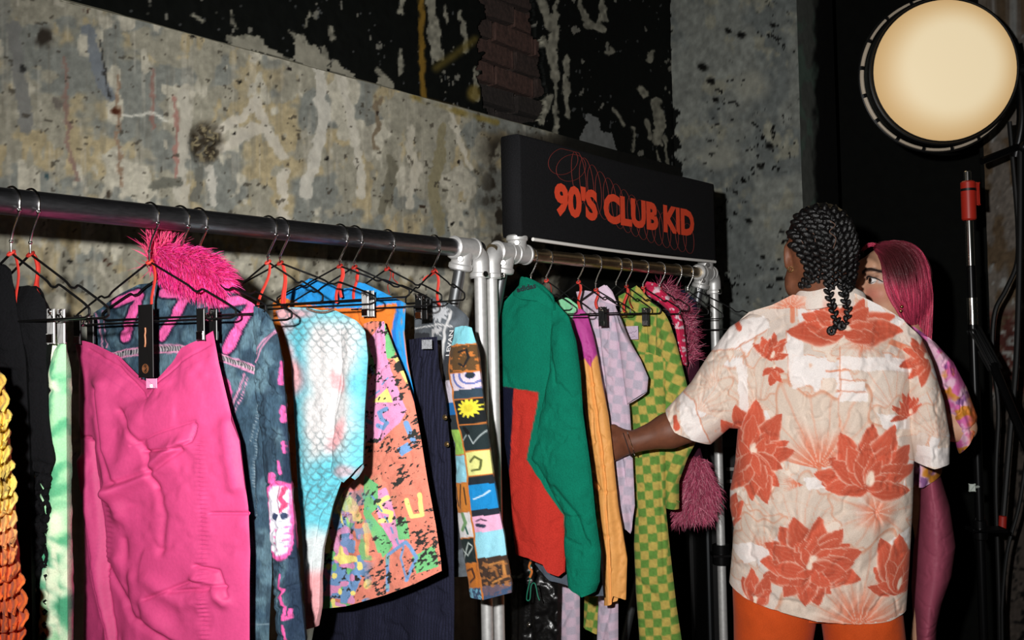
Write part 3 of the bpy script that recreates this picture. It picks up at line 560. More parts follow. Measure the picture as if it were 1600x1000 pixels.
# ------------------------------------------------------------------ garments, first rack
def garment(name, label, cat, pl, px_bottom, group=None):
    p = pl.at(*px_bottom); return thing(name, label, cat, p, group)
def oncloth(pl, pts, off): return [pl.at(x, y, off) for x, y in pts]
def button(name, pl, x, y, off, r, material, par):
    p = pl.at(x, y, off); m = MB(); m.cyl(p, p + pl.n * 0.004, r, 14, bev=0.001); m.cyl(p + pl.n * 0.004, p + pl.n * 0.005, r * 0.6, 12); return m.build(name, material, par)
HG1, HG2 = 'wire hangers on the near rack', 'wire hangers on the far rack'
# black velvet dress and black net top at the far left
pA = gplane(17, 6); hanger(17, 6, 'black wire hanger with black dress, leftmost on the near rack', 0.17, 0.08, 0.07, ribbon=((0.01, 0.1),), group=HG1)
g = garment('black_dress', 'black velvet dress at the left edge behind the yellow ruffle', 'dress', pA, (-20, 1060)); blk = lambda x, y: base((x, y), c(17, 17, 19))
panel('bodice', pA, [(-60, 440), (-20, 415), (4, 412), (18, 424)], [(18, 424), (24, 470), (40, 560), (46, 700), (52, 1080)], [(-70, 1080), (52, 1080)], [(-60, 440), (-70, 1080)], FLEECE, g, blk, 0.02, folds=0.012)
pB = gplane(47, 6); hanger(47, 6, 'black clip hanger above the pale green trousers, second from the left end', 0.17, 0.08, 0.07, clips=(0.058,), clipmat=GALV, ribbon=((0.006, 0.085), (0.02, 0.06)), group=HG1)
g = garment('black_net_top', 'black long top with open net sleeve beside the green trousers', 'top', pB, (50, 1060))
panel('body', pB, [(8, 500), (22, 462), (34, 448), (52, 446), (62, 452), (70, 468)], [(70, 468), (75, 500), (72, 560), (75, 650), (82, 705), (84, 722), (78, 742), (62, 735)], [(20, 735), (62, 735)], [(8, 500), (12, 600), (20, 735)], FLEECE, g, blk, 0.02, folds=0.008, off=0.006)
# net: knotted cords, open between
rg = np.random.default_rng(3); m = MB(); cells = {}
def netpt(i, j):
    if (i, j) not in cells:
        v = j / 40; xl = 18 + 4 * v; xr_ = 78 - 12 * v; u = i / 9; jx = rg.normal() * 1.2; cells[(i, j)] = pB.at(xl + (xr_ - xl) * u + jx + (3 if j % 2 else 0), 730 + 350 * v + rg.normal() * 2, 0.008 + 0.006 * math.sin(u * 9 + v * 5))
    return cells[(i, j)]
for j in range(40):
    for i in range(9):
        m.tube([netpt(i, j), netpt(i + (1 if j % 2 else 0), j + 1)], 0.0017 + 0.0018 * rg.random(), 4, cap=False); m.tube([netpt(i + (0 if j % 2 else 1), j), netpt(i + (1 if j % 2 else 0), j + 1)] , 0.0015 + 0.002 * rg.random(), 4, cap=False)
        if rg.random() < 0.35 * (1 - i / 14): m.sphere(netpt(i, j), (0.005, 0.003, 0.006), 6, 4)
m.build('net_sleeve', VELVET, g, kind='stuff')
# yellow to orange ruffled knit, nearest the left edge
pR = Plane(np.array([rx(17) - 0.10, YR - 0.06, 0]), np.array([0.10, -1, 0]))
g = garment('ruffled_knit_dress', 'yellow to orange scalloped knit ruffle cut off by the left edge', 'dress', pR, (5, 1060)); cols = [(600, c(226, 186, 84)), (700, c(238, 208, 96)), (780, c(240, 210, 110)), (830, c(236, 170, 106)), (900, c(222, 110, 50)), (1000, c(214, 92, 38))]
def ruff(x, y): return np.stack([np.interp(y, [q[0] for q in cols], [q[1][k] for q in cols]) for k in range(3)], -1)
panel('knit_body', pR, [(-60, 560), (-2, 560)], [(-2, 560), (6, 700), (14, 800), (22, 900), (24, 1080)], [(-60, 1080), (24, 1080)], [(-60, 560), (-60, 1080)], CLOTH, g, ruff, 0.02)
for k in range(17):
    y = 592 + k * 26; xe = np.interp(y, [590, 650, 720, 800, 860, 940, 1000], [3, 14, 18, 23, 27, 38, 40]); m = MB(); V = []; n = 60
    for i in range(n):
        u = i / (n - 1); x = -56 + (xe + 50) * u
        for j in range(6):
            v = j / 5; sc = abs(math.sin(u * 22 + k * 1.3)); V.append(pR.at(x + u ** 6 * 9 * math.sin(math.pi * min(v * 1.1, 1)) , y + v * (22 + 11 * sc) - 8 * u ** 8, 0.016 + 0.016 * v ** 1.5 + 0.006 * math.sin(u * 44 + k) + 0.004 * rg.random()))
    V = np.array(V); F = [(i * 6 + j, i * 6 + j + 1, (i + 1) * 6 + j + 1, (i + 1) * 6 + j) for i in range(n - 1) for j in range(5)]; a, b = to_px(V)
    nz = fbm(a / 9, b / 9, 3, 2)[:, None]; cc = ruff(a, b) * (0.82 + 0.36 * nz)
    o = mesh_obj('ruffle', V, F, CLOTH, g, cc); sd = o.modifiers.new('t', 'SOLIDIFY'); sd.thickness = 0.003
# green tie dye trousers
pC = gplane(62, 4); g = garment('tie_dye_trousers', 'pale green tie-dyed trousers left of the pink dress', 'trousers', pC, (88, 1060))
def tied(x, y):
    n = fbm(x / 16 + y / 60, y / 46, 4, 1); o = mix(base((x, y), c(168, 222, 172)), c(92, 176, 128), ss(0.45, 0.62, n)); o = mix(o, c(226, 240, 206), ss(0.5, 0.64, fbm(x / 14, y / 60 + 7, 3, 4))); dn = ss(650, 900, y); o = mix(o, c(74, 158, 118), dn * ss(0.48, 0.66, fbm(x / 18 - y / 40, y / 50, 3, 2)))
    return o
panel('legs', pC, [(74, 526), (90, 522), (103, 524)], [(103, 524), (104, 700), (106, 1080)], [(64, 1080), (106, 1080)], [(74, 526), (69, 650), (70, 760), (66, 900), (64, 1080)], CLOTH, g, tied, 0.018, folds=0.01, fk=3, creases=(([(88, 530), (89, 640), (91, 1080)], 1.6, 0.006),))
# denim jacket
pD = gplane(288, 12); hanger(280, 12, 'black wire hanger inside the denim jacket with pink sevens', 0.17, 0.07, 0.07, group=HG1)
g = garment('denim_jacket', 'blue denim jacket with pink number sevens behind the pink dress', 'jacket', pD, (330, 1010))
PK = c(222, 92, 156); PKL = c(226, 150, 186)
def denim(x, y):
    n = fbm(x / 26, y / 40, 4, 1); n2 = fbm(x / 5, y / 16, 3, 3); o = mix(base((x, y), c(52, 74, 90)), c(84, 110, 122), ss(0.42, 0.68, n)); o = mix(o, c(34, 48, 62), 0.6 * ss(0.55, 0.7, fbm(x / 14, y / 40, 3, 5))); return o * (0.84 + 0.32 * n2[..., None])
def jack(x, y):
    o = denim(x, y); X = x + 1.2 * (vn(x / 3, y / 3, 2) - .5); Y = y + 1.2 * (vn(x / 3, y / 3, 3) - .5); dkl = c(30, 34, 52)
    for bar, stem in (([(183, 474), (216, 459)], [(219, 464), (211, 498), (204, 528)]), ([(260, 458), (296, 460)], [(296, 464), (283, 496), (265, 526)]), ([(346, 474), (392, 466)], [(394, 472), (382, 500), (362, 546)])):
        for p, wd in ((bar, 17), (stem, 17)): o = mix(o, dkl, stroke(X, Y, p, wd + 4))
        for p, wd in ((bar, 14), (stem, 14)): o = mix(o, PK * (0.92 + 0.16 * vn(x / 4, y / 4, 1)[..., None]), stroke(X, Y, p, wd))
    yk = [(172, 560), (205, 551), (250, 545), (290, 544), (345, 556), (385, 570), (420, 586)]
    up = [(a, b - 5) for a, b in yk]; dn = [(a, b + 6) for a, b in yk]; m = stroke(x, y, yk, 9); o = mix(o, c(176, 168, 172), m * (np.sin(x * 1.5) > 0)); o = mix(o, c(28, 34, 44), m * (np.sin(x * 1.5) <= 0))
    for p, wd in ((up, 2.2), (dn, 2.6), ([(150, 489), (166, 545)], 2), ([(159, 485), (172, 543)], 1.6), ([(243, 446), (246, 462)], 2), ([(322, 452), (318, 480)], 2), ([(331, 452), (328, 480)], 1.6), ([(352, 588), (362, 596), (366, 612), (362, 634)], 7), ([(388, 584), (378, 610), (366, 642)], 2.6), ([(392, 590), (384, 614), (372, 646)], 1.4)):
        o = mix(o, PK if wd > 3 else PKL * .92, stroke(X, Y, p, wd))
    for p in ([(414, 600), (412, 640), (402, 690), (400, 760)], [(408, 600), (405, 645), (396, 690)], [(400, 730), (404, 800), (398, 860), (396, 960)]): o = mix(o, c(146, 160, 166), 0.8 * stroke(x, y, p, 2) * (0.5 + 0.5 * np.sin(y * 1.3)))
    o = mix(o, c(120, 140, 150), 0.8 * stroke(x, y, [(392, 972), (428, 976)], 2)); return o
panel('jacket_body', pD, [(146, 490), (180, 465), (217, 444), (290, 438), (345, 448), (398, 476)], [(398, 476), (405, 560), (418, 700), (423, 800), (425, 900), (421, 975), (420, 1012)], [(160, 1010), (300, 1016), (420, 1012)], [(146, 490), (150, 700), (160, 1010)], DENIM, g, jack, 0.016, folds=0.007, fk=6, wr=0.004, off=-0.01, creases=(([(414, 600), (402, 690), (400, 800)], 3, 0.005), ([(180, 556), (250, 545), (345, 556), (420, 586)], 4, 0.002)))
def jsleeve(x, y):
    o = denim(x, y); X = x + 1.6 * (vn(x / 3, y / 3, 2) - .5); o = mix(o, c(30, 42, 62), 0.75 * ss(440, 447, x - np.interp(y, [500, 700, 1000], [-6, 4, 16])))
    for d in (0, 6): o = mix(o, PKL * .9, stroke(x, y, [(402 + d, 566), (410 + d, 545), (430 + d * .5, 516)], 2))
    o = mix(o, PK, stroke(X, y, [(433, 742), (431, 762)], 11)); o = mix(o, PK, stroke(X, y, [(441, 768), (442, 856)], 37, 1.5)); o = mix(o, c(214, 214, 224), stroke(X, y, [(441, 772), (442, 852)], 29, 2.5))
    o = mix(o, c(196, 70, 110), stroke(X, y, [(449, 762), (446, 776), (452, 786), (447, 796)], 6)); o = mix(o, c(140, 60, 90), stroke(X, y, [(444, 760), (441, 780), (446, 796)], 1.6)); o = mix(o, c(54, 64, 92), np.maximum(ell(x, y, 438, 806, 4.5, 6.5), ell(x, y, 451, 804, 3.5, 5.5)))
    for k in range(4): o = mix(o, PK, 0.7 * stroke(x, y, [(437 + k * .4, 826 + k * 10), (440, 828 + k * 10)], 3)); o = mix(o, PK, 0.7 * stroke(x, y, [(452, 822 + k * 10), (455, 822 + k * 10)], 3.5))
    for p, wd in (([(443, 720), (446, 738)], 4), ([(447, 896), (446, 915), (452, 918), (446, 930)], 5), ([(449, 926), (453, 946), (452, 963), (460, 962), (460, 950)], 5), ([(453, 974), (457, 1004)], 5), ([(441, 565), (442, 600)], 3), ([(445, 635), (447, 658)], 4), ([(448, 690), (449, 706)], 3)): o = mix(o, PK, stroke(X, y, p, wd))
    return o
pD2 = Plane(pD.p0 + pD.n * 0.015, pD.e)
panel('jacket_sleeve', pD2, [(396, 478), (412, 486), (426, 502)], [(426, 502), (435, 528), (441, 570), (447, 636), (452, 720), (460, 820), (468, 910), (478, 1010)], [(436, 1012), (478, 1010)], [(396, 478), (399, 600), (413, 720), (423, 800), (428, 900), (436, 1012)], DENIM, g, jsleeve, 0.014, folds=0.006, fk=3, wr=0.005, ws=30)
# pink dress
pP = gplane(233, 8); hanger(233, 8, 'black clip hanger holding the bright pink dress by two clips', 0.18, 0.078, 0.07, clips=(-0.155, 0.122), ribbon=((0.004, 0.085),), group=HG1, cg=.012)
pP = Plane(pP.p0 + pP.n * 0.002, pP.e)
g = garment('pink_dress', 'bright pink strapless dress with a deep notched neckline, hung from two clips', 'dress', pP, (260, 1110))
def pink(x, y):
    o = base((x, y), c(202, 68, 122), 0.05, 30, 1)
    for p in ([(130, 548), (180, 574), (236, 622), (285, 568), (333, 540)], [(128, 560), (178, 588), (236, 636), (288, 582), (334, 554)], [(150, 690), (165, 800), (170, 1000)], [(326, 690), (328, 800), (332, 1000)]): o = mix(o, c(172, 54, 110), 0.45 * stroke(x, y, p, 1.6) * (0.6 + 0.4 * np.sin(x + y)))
    return o
def pinkrel(x, y):
    r = 0.0012 * np.sin((y) * 0.9) * np.exp(-(dist_line(x, y, [(326, 690), (330, 800), (332, 1000)]) / 6) ** 2) + 0.001 * np.sin(y * 0.8) * np.exp(-(dist_line(x, y, [(186, 760), (182, 900)]) / 6) ** 2)
    for p, wd, a in (([(170, 600), (176, 680), (188, 740), (205, 800)], 14, .012), ([(300, 690), (250, 735), (196, 768)], 12, .012), ([(135, 720), (150, 820), (172, 920), (196, 1010)], 9, .012), ([(260, 600), (220, 680), (200, 760)], 16, .009), ([(250, 900), (300, 940), (350, 930)], 12, .006), ([(200, 870), (260, 960), (290, 1000)], 12, .006), ([(360, 660), (372, 760)], 10, .006), ([(320, 900), (345, 910), (360, 940)], 8, .006)): r = r + a * np.exp(-(dist_line(x, y, p) / wd) ** 2)
    return r
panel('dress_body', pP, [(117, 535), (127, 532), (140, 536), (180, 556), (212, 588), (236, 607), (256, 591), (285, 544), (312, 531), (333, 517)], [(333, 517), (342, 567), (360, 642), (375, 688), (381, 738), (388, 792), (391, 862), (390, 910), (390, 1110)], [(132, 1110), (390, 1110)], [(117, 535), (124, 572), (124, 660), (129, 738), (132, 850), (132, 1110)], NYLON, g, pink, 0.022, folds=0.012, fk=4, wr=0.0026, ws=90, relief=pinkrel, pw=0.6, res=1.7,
      creases=(([(150, 690), (166, 800), (182, 920), (200, 1010)], 4, .010), ([(182, 880), (230, 960), (300, 1010)], 5, .006), ([(250, 930), (310, 905), (360, 915)], 3, .004), ([(320, 880), (350, 890), (362, 930)], 3, .005), ([(200, 640), (240, 700), (260, 760)], 4, .004), ([(318, 662), (314, 688), (296, 698), (240, 704)], 2.2, .005), ([(125, 668), (132, 682), (148, 683)], 2.2, .005), ([(225, 694), (262, 676), (318, 656)], 1.6, .0022), ([(160, 610), (172, 700), (200, 752)], 5, .007), ([(205, 752), (262, 730), (300, 700)], 5, .008), ([(132, 750), (160, 900), (190, 1010)], 3.5, .009), ([(140, 546), (190, 574), (236, 622), (286, 566), (330, 538)], 1.6, .002), ([(240, 690), (275, 800), (270, 860)], 6, .004), ([(285, 920), (340, 916)], 3, .004), ([(340, 800), (388, 802)], 2.4, .004), ([(210, 840), (220, 940)], 6, .004)))
# hang tag
tg = MB(); q = pP.at(228, 533, 0.022); tg.box(q, pP.e * 0.0165, Z0 * 0.055, pP.n * 0.0008, bev=0.5); tag_o = tg.build('hang_tag', mat('black_card', (14, 13, 13), 0.5), g, smooth=False)
GOLD = mat('copper_print', (150, 92, 56), 0.5, metal=0.3); m = MB(); q2 = pP.at(227, 500, 0.0232); 0 and m.tube([q2 + pP.e * 0.003 * math.cos(t) + Z0 * 0.001 * math.sin(t) for t in np.linspace(0, 6.28, 12)], 0.0006, 5); m.tube([pP.at(227, 512 + k * 6, 0.0235) + pP.e * 0.0007 * math.sin(k * 2.2) for k in range(6)], 0.0014, 6)
m.build('copper_mark', GOLD, tag_o); m = MB(); q3 = pP.at(227, 576, 0.0232); m.tube([q3 + pP.e * 0.0062 * math.cos(t) + Z0 * 0.0066 * math.sin(t) for t in np.linspace(0, 6.28, 24)], 0.0006, 5); m.tube([q3 + pP.e * 0.004 * math.cos(t) + Z0 * 0.0044 * math.sin(t) for t in np.linspace(0, 6.28, 20)], 0.0004, 5); m.tube([q3 + pP.e * (0.0028 * math.cos(t)) + Z0 * (0.002 * math.sin(2 * t)) for t in np.linspace(0.4, 5, 16)], 0.0004, 5); m.build('copper_mark', GOLD, tag_o)
m = MB(); q = pP.at(237, 599, 0.019); m.box(q, pP.e * 0.012, Z0 * 0.0075, pP.n * 0.0007, bev=.5); o = m.build('pink_card', mat('pink_card', (232, 150, 190), 0.6), g, smooth=False); m = MB(); m.cyl(pP.at(237, 603, 0.0185), pP.at(237, 603, 0.0202), 0.0022, 12); m.build('eyelet', CHROME, o)
# pink feather stole draped over a hanger
hanger(309, 10, 'black wire hanger under the hot pink fur stole', 0.19, 0.08, 0.07, group=HG1)
pF = gplane(300, 14); g = garment('fur_stole', 'hot pink long-haired fur stole lying over the hangers above the denim jacket', 'stole', pF, (300, 455)); pts = []; nr = []
core = smooth_path([(246, 404), (256, 412), (276, 418), (298, 421), (320, 429), (336, 440)], 40); mb = MB(); rad = np.interp(np.linspace(0, 1, 40), [0, .15, .5, .85, 1], [.006, .018, .023, .017, .006])
cp = [pF.at(x, y, 0.02) for x, y in core]; mb.tube(cp, rad, 12); mb.build('stole_core', mat('pink_hide', (196, 30, 100), 0.8), g)
for p, r in zip(cp, rad):
    for k in range(16):
        t = 2 * math.pi * k / 16; d = pF.n * math.cos(t) + Z0 * math.sin(t); pts.append(p + d * r * 0.9); nr.append(d)
HP = [c(232, 40, 130), c(240, 60, 150), c(214, 40, 110), c(232, 74, 124), c(244, 84, 168)]
fl_ = pF.e * 1.5 - Z0 * 0.35
fur('fur', pts, nr, 0.030, 22, HP, g, droop=0.30, spread=0.22, wdt=0.0009, flow=fl_)
up = [i for i in range(len(pts)) if i < 7 * 16]; fur('fur_tips', [pts[i] for i in up], [nr[i] for i in up], 0.046, 4, [c(236, 60, 120), c(240, 90, 130)], g, droop=0.12, spread=0.4, wdt=0.0009, seed=4, flow=Z0 * 1.1 + pF.e * .5)
dn = [i for i in range(len(pts)) if i > 22 * 16]; fur('fur_tips', [pts[i] for i in dn], [nr[i] for i in dn], 0.04, 2, [c(226, 50, 110), c(240, 70, 150)], g, droop=0.6, spread=0.4, wdt=0.0008, seed=5, flow=pF.e * 1.0 - Z0 * 0.7)
# aqua mesh top
pG = gplane(424, 8); pG = Plane(pG.p0 + pG.n * 0.012, pG.e); hanger(418, 8, 'black wire hanger of the aqua scale-print mesh top', 0.12, 0.06, 0.058, ribbon=((-0.03, 0.09),), group=HG1)
g = garment('mesh_top', 'sheer white and aqua top with a fish-scale print and pink blotches', 'top', pG, (487, 985))
def scale(x, y, sx=15, sy=9):
    rr = np.floor(y / sy); best = np.full(x.shape, 9.)
    for dr in (0, -1):
        r = rr + dr; ox = (np.mod(r, 2)) * sx / 2; cx = (np.floor((x - ox) / sx) + 0.5) * sx + ox; d = np.hypot((x - cx) / (sx * 0.54), (y - r * sy) / (sy * 1.25)); ring_ = np.abs(d - 1) * sx * 0.5; best = np.minimum(best, np.where(y >= r * sy, ring_, 9))
    return 1 - ss(0.5, 1.3, best)
def aqua(x, y):
    a = c(98, 186, 202); wv = 34 * (fbm(x / 40, y / 50, 3, 2) - 0.5) * 2; wht = ss(470, 500, x + wv * .4) * ss(575, 540, x + wv * .4) * ss(480, 520, y) * ss(760, 690, y + wv + (x - 500) * .4)
    o = mix(base((x, y), a, .08, 22), c(212, 209, 208), np.maximum(wht, 0.9 * ss(820, 860, y + wv))); o = mix(o, c(236, 180, 186), ss(468, 448, x + wv * 0.5 - (y - 500) * .05) * ss(640, 560, y + wv))
    o = mix(o, c(232, 150, 154), np.maximum.reduce([0.75 * ell(x, y, 462, 590, 20, 26, 0, .6), 0.8 * ell(x, y, 534, 596, 9, 16, -20, .5), 0.8 * ell(x, y, 533, 680, 10, 26, 25, .5), 0.7 * ell(x, y, 460, 490, 30, 8, 0, .5), 0.6 * ell(x, y, 545, 735, 16, 10, 0, .5), 0.8 * ss(880, 905, y + wv * .3)]))
    xx = x + 5 * (fbm(x / 20, y / 20, 2, 4) - .5); yy = y + 6 * (fbm(x / 24, y / 24, 2, 5) - .5)
    k = np.clip(ss(575, 505, y) + 0.3 + 0.5 * ss(640, 700, y), 0, 1) * (0.35 + 0.65 * fbm(x / 30, y / 30, 2, 3)); o = mix(o, c(78, 92, 96), 0.72 * scale(xx, yy) * k * ss(850, 780, y)); return o * (0.96 + 0.08 * vn(x / 2, y / 2, 1)[..., None])
panel('top_body', pG, [(430, 486), (455, 480), (482, 481), (500, 485), (520, 484), (555, 500)], [(555, 500), (560, 560), (545, 640), (536, 745), (520, 790), (504, 858), (500, 900), (499, 949), (492, 980)], [(485, 980), (492, 980)], [(430, 486), (444, 520), (455, 560), (460, 640), (465, 740), (473, 820), (481, 910), (485, 980)], CLOTH, g, aqua, 0.014, folds=0.010, fk=4, wr=0.002, creases=(([(520, 740), (526, 650), (540, 560), (548, 510)], 3, .008), ([(476, 800), (490, 760), (520, 740)], 4, .005), ([(490, 880), (505, 800), (530, 750)], 2.5, .006)))
panel('top_sleeve', Plane(pG.p0 + pG.n * 0.018, pG.e), [(532, 500), (553, 500), (571, 519)], [(571, 519), (575, 560), (570, 640), (567, 724)], [(519, 734), (548, 752), (567, 724)], [(532, 500), (538, 600), (524, 660), (519, 734)], CLOTH, g, aqua, 0.014, folds=0.006, fk=3, wr=0.003)
m = MB(); m.tube([pG.at(x, y, 0.012) for x, y in smooth_path([(480, 482), (490, 486), (502, 488), (512, 487), (520, 484)], 14)], 0.0035, 8, flat=.5); m.build('neckband', mat('brown_lace', (126, 104, 92), 0.8, var=.5, scale=300), g)
# orange tank with blue trim
pH = gplane(562, 10); hanger(437, 10, 'black wire hanger of the orange tank top with blue collar', 0.2, 0.065, 0.058, ribbon=((0.004, 0.1), (0.012, 0.1)), group=HG1)
g = garment('tank_top', 'orange tank top with bright blue collar and side bands', 'top', pH, (560, 760)); BL = c(34, 140, 210); ORG = c(222, 118, 42)
def tank(x, y):
    o = base((x, y), ORG, .04); lowb = np.interp(x, [432, 474, 520, 570, 630], [462, 474, 482, 482, 472]); o = mix(o, BL * (0.9 + .2 * fbm(x / 9, y / 9, 3, 2)[..., None]), (y < lowb).astype(float))
    for d in (0, 7, 13): o = mix(o, BL if d < 13 else c(30, 110, 190), stroke(x, y, [(637 - d, 470), (629 - d * .8, 520), (634 - d * .8, 570), (648 - d, 622), (652 - d, 680)], 5.5))
    return o
panel('tank_body', pH, [(426, 474), (455, 452), (485, 434), (500, 440), (516, 444), (530, 452), (548, 450), (564, 441), (600, 458), (634, 474)], [(634, 474), (632, 520), (637, 565), (648, 620), (652, 680), (652, 760)], [(430, 760), (652, 760)], [(426, 474), (432, 600), (430, 760)], CLOTH, g, tank, 0.016, folds=0.007, wr=0.004, ws=24)
# printed skirt
pI = gplane(530, 6); hanger(530, 6, 'black clip hanger holding the salmon graffiti-print skirt', 0.16, 0.05, 0.056, clips=(0.066,), ribbon=((-0.012, 0.07), (0.0, 0.06)), group=HG1, clipmat=GALV)
hanger(553, 8, 'black wire hanger behind the graffiti skirt, crossing the blue collar', 0.17, 0.065, 0.056, ribbon=((-0.004, 0.07), (0.004, 0.03)), group=HG1)
pI = Plane(pI.p0 + pI.n * 0.012, pI.e)
g = garment('print_skirt', 'salmon and pink skirt printed with graffiti letters and black splatter', 'skirt', pI, (590, 950))
def graf(x, y):
    sal = c(212, 126, 106); o = base((x, y), sal, .05); pk = c(222, 146, 188); gr = c(112, 184, 120); bl = c(112, 150, 196); ye = c(244, 226, 130)
    o = mix(o, pk, inpoly(x, y, [(560, 560), (600, 500), (612, 560), (640, 640), (632, 660), (600, 690), (575, 690), (560, 640)])); o = mix(o, pk, inpoly(x, y, [(590, 770), (610, 760), (640, 850), (620, 856), (606, 830)])); o = mix(o, pk, inpoly(x, y, [(500, 850), (520, 820), (560, 830), (560, 900), (500, 900)]) * (vn(x / 9, y / 12, 3) > .4))
    o = mix(o, gr, inpoly(x, y, [(575, 530), (590, 560), (594, 585), (580, 575)])); o = mix(o, gr, inpoly(x, y, [(600, 500), (612, 520), (620, 560), (612, 560)])); o = mix(o, gr, inpoly(x, y, [(576, 740), (600, 755), (600, 790), (590, 800), (620, 850), (605, 870), (578, 800)])); o = mix(o, gr, inpoly(x, y, [(624, 810), (640, 806), (646, 840), (630, 842)])); o = mix(o, gr, inpoly(x, y, [(648, 870), (680, 850), (686, 885), (655, 895)])); o = mix(o, gr, inpoly(x, y, [(503, 880), (530, 850), (540, 875), (505, 930)]))
    o = mix(o, ye, inpoly(x, y, [(588, 628), (613, 605), (622, 628)])); o = mix(o, bl, inpoly(x, y, [(505, 890), (560, 880), (575, 900), (560, 935), (505, 930)])); o = mix(o, bl, inpoly(x, y, [(520, 800), (548, 780), (556, 820), (530, 830)])); o = mix(o, bl, inpoly(x, y, [(628, 700), (642, 690), (648, 702), (634, 712)]))
    for p, wd, cc in (([(570, 555), (588, 582), (566, 606)], 7, bl), ([(566, 618), (584, 586)], 8, sal), ([(612, 638), (600, 644), (604, 654), (612, 660), (606, 668), (598, 664)], 7, bl), ([(574, 634), (576, 656), (586, 660)], 6, bl), ([(520, 760), (534, 770), (546, 816), (558, 808), (548, 770)], 8, ye), ([(528, 770), (540, 812)], 8, ye), ([(612, 776), (600, 784), (604, 796), (618, 800), (616, 812), (602, 812)], 7, ye), ([(640, 780), (648, 806), (662, 804), (658, 772)], 6, ye), ([(535, 785), (548, 820)], 6, bl), ([(612, 920), (612, 865), (640, 845), (655, 870), (640, 905)], 5, bl), ([(636, 852), (632, 870), (640, 905)], 3, bl), ([(575, 770), (600, 860)], 4, gr), ([(600, 610), (582, 622)], 2.4, bl), ([(604, 600), (614, 590)], 2.4, bl), ([(622, 560), (640, 600)], 5, ye), ([(640, 660), (650, 690)], 7, bl)): o = mix(o, cc, stroke(x, y, p, wd))
    for k in range(5): o = mix(o, bl, stroke(x, y, [(590 + k * 9, 772 + k * 17), (596 + k * 8, 780 + k * 17)], 3))
    nb = fbm(x / 5 + y / 9, y / 5.5, 3, 1); cl = fbm(x / 30 + 3, y / 30, 2, 2); edge = 0.35 * stroke(x, y, [(600, 500), (630, 600), (660, 720), (690, 860)], 30, 12); low = ss(700, 880, y)
    o = mix(o, c(46, 46, 44), ss(0.655, 0.68, nb + 0.5 * (cl - .55) + 0.10 * edge + .05 * low)); o = mix(o, bl, ss(.62, .64, vn(x / 13 + 3, y / 11, 1)) * low * ss(600, 570, x)); o = mix(o, gr, ss(.70, .72, vn(x / 12 + 9, y / 15, 2)) * low * ss(640, 560, x)); mm = ss(0.64, .66, vn(x / 14, y / 9, 5)) * low * ss(590, 560, x); o = mix(o, pk, mm); o = mix(o, ye, low * ss(.72, .74, vn(x / 11, y / 13, 6)) * ss(600, 570, x)); return o
panel('skirt_body', pI, [(568, 506), (580, 502), (600, 502)], [(600, 502), (614, 541), (633, 585), (647, 628), (657, 680), (668, 750), (681, 820), (689, 876), (690, 892)], [(500, 951), (550, 944), (610, 927), (652, 911), (690, 892)], [(568, 506), (570, 560), (567, 650), (566, 728), (555, 748), (536, 770), (515, 815), (503, 830), (502, 880), (500, 951)], CLOTH, g, graf, 0.014, folds=0.009, fk=4, wr=0.002, res=1.15)
# navy corduroy trousers
pJ = gplane(604, 5); hanger(604, 5, 'black clip hanger holding the navy corduroy trousers', 0.13, 0.055, 0.055, clips=(0.082,), ribbon=((0.002, 0.05), (0.022, 0.03)), group=HG1)
g = garment('corduroy_trousers', 'dark navy corduroy trousers hanging behind the graffiti skirt', 'trousers', pJ, (600, 1080)); cord = lambda x, y: base((x, y), c(30, 31, 46)) * (0.8 + 0.4 * (np.sin(x * 1.6 + 3 * vn(x / 20, y / 40, 1)) * .5 + .5))[..., None]
panel('legs', pJ, [(636, 531), (660, 528), (683, 526)], [(683, 526), (686, 575), (697, 628), (704, 706), (709, 820), (710, 950), (708, 1090)], [(470, 1090), (708, 1090)], [(636, 531), (634, 560), (610, 700), (560, 820), (500, 940), (470, 1090)], FLEECE, g, cord, 0.02, folds=0.014, fk=7, off=-0.02, wr=.004, creases=(([(660, 560), (668, 700), (672, 900)], 3, .008), ([(676, 560), (690, 720)], 2, .005)))
m = MB(); q = pJ.at(667, 538, 0.02); m.box(q, pJ.e * 0.012, Z0 * 0.009, pJ.n * 0.001, bev=.4); m.build('waist_label', mat('grey_label', (150, 152, 156), .6, var=.4, scale=300), g, smooth=False)
for q in ((696, 652), (699, 694)): button('button', pJ, q[0], q[1], 0.012, 0.005, mat('brass_button', (150, 130, 96), .3, metal=.9), g)
# grey graphic tee with photo printed sleeves
pK = gplane(677, -6); hanger(677, -6, 'black wire hanger beside the rack corner with a folded red ribbon', 0.09, 0.05, 0.052, ribbon=((-0.035, 0.02), (0.012, 0.075)), group=HG1)
g = garment('graphic_top', 'grey graphic top with starburst and long sleeve of photo squares', 'top', pK, (768, 935))
def tee(x, y):
    o = base((x, y), c(92, 98, 104), .3, 14); a = np.arctan2(y - 489, x - 690); r = np.hypot(x - 690, (y - 489) * 1.05); o = mix(o, c(196, 198, 202), ss(1, 0, (r - 12 - 5 * np.arcsin(np.sin(a * 11)) / 1.57) / 1.5)); o = mix(o, c(34, 35, 40), (y > 520).astype(float) * .75 * (vn(x / 14, y / 18, 2) > .35))
    for p, wd in (([(707, 486), (703, 520), (697, 600), (694, 650)], 4), ([(688, 506), (712, 510)], 2.5), ([(646, 514), (690, 508)], 2)): o = mix(o, c(222, 222, 222), stroke(x, y, p, wd))
    o = mix(o, c(190, 190, 192), inpoly(x, y, [(684, 510), (700, 511), (694, 580), (684, 570)]) * (vn(x / 3.5, y / 4, 5) > .46)); return o
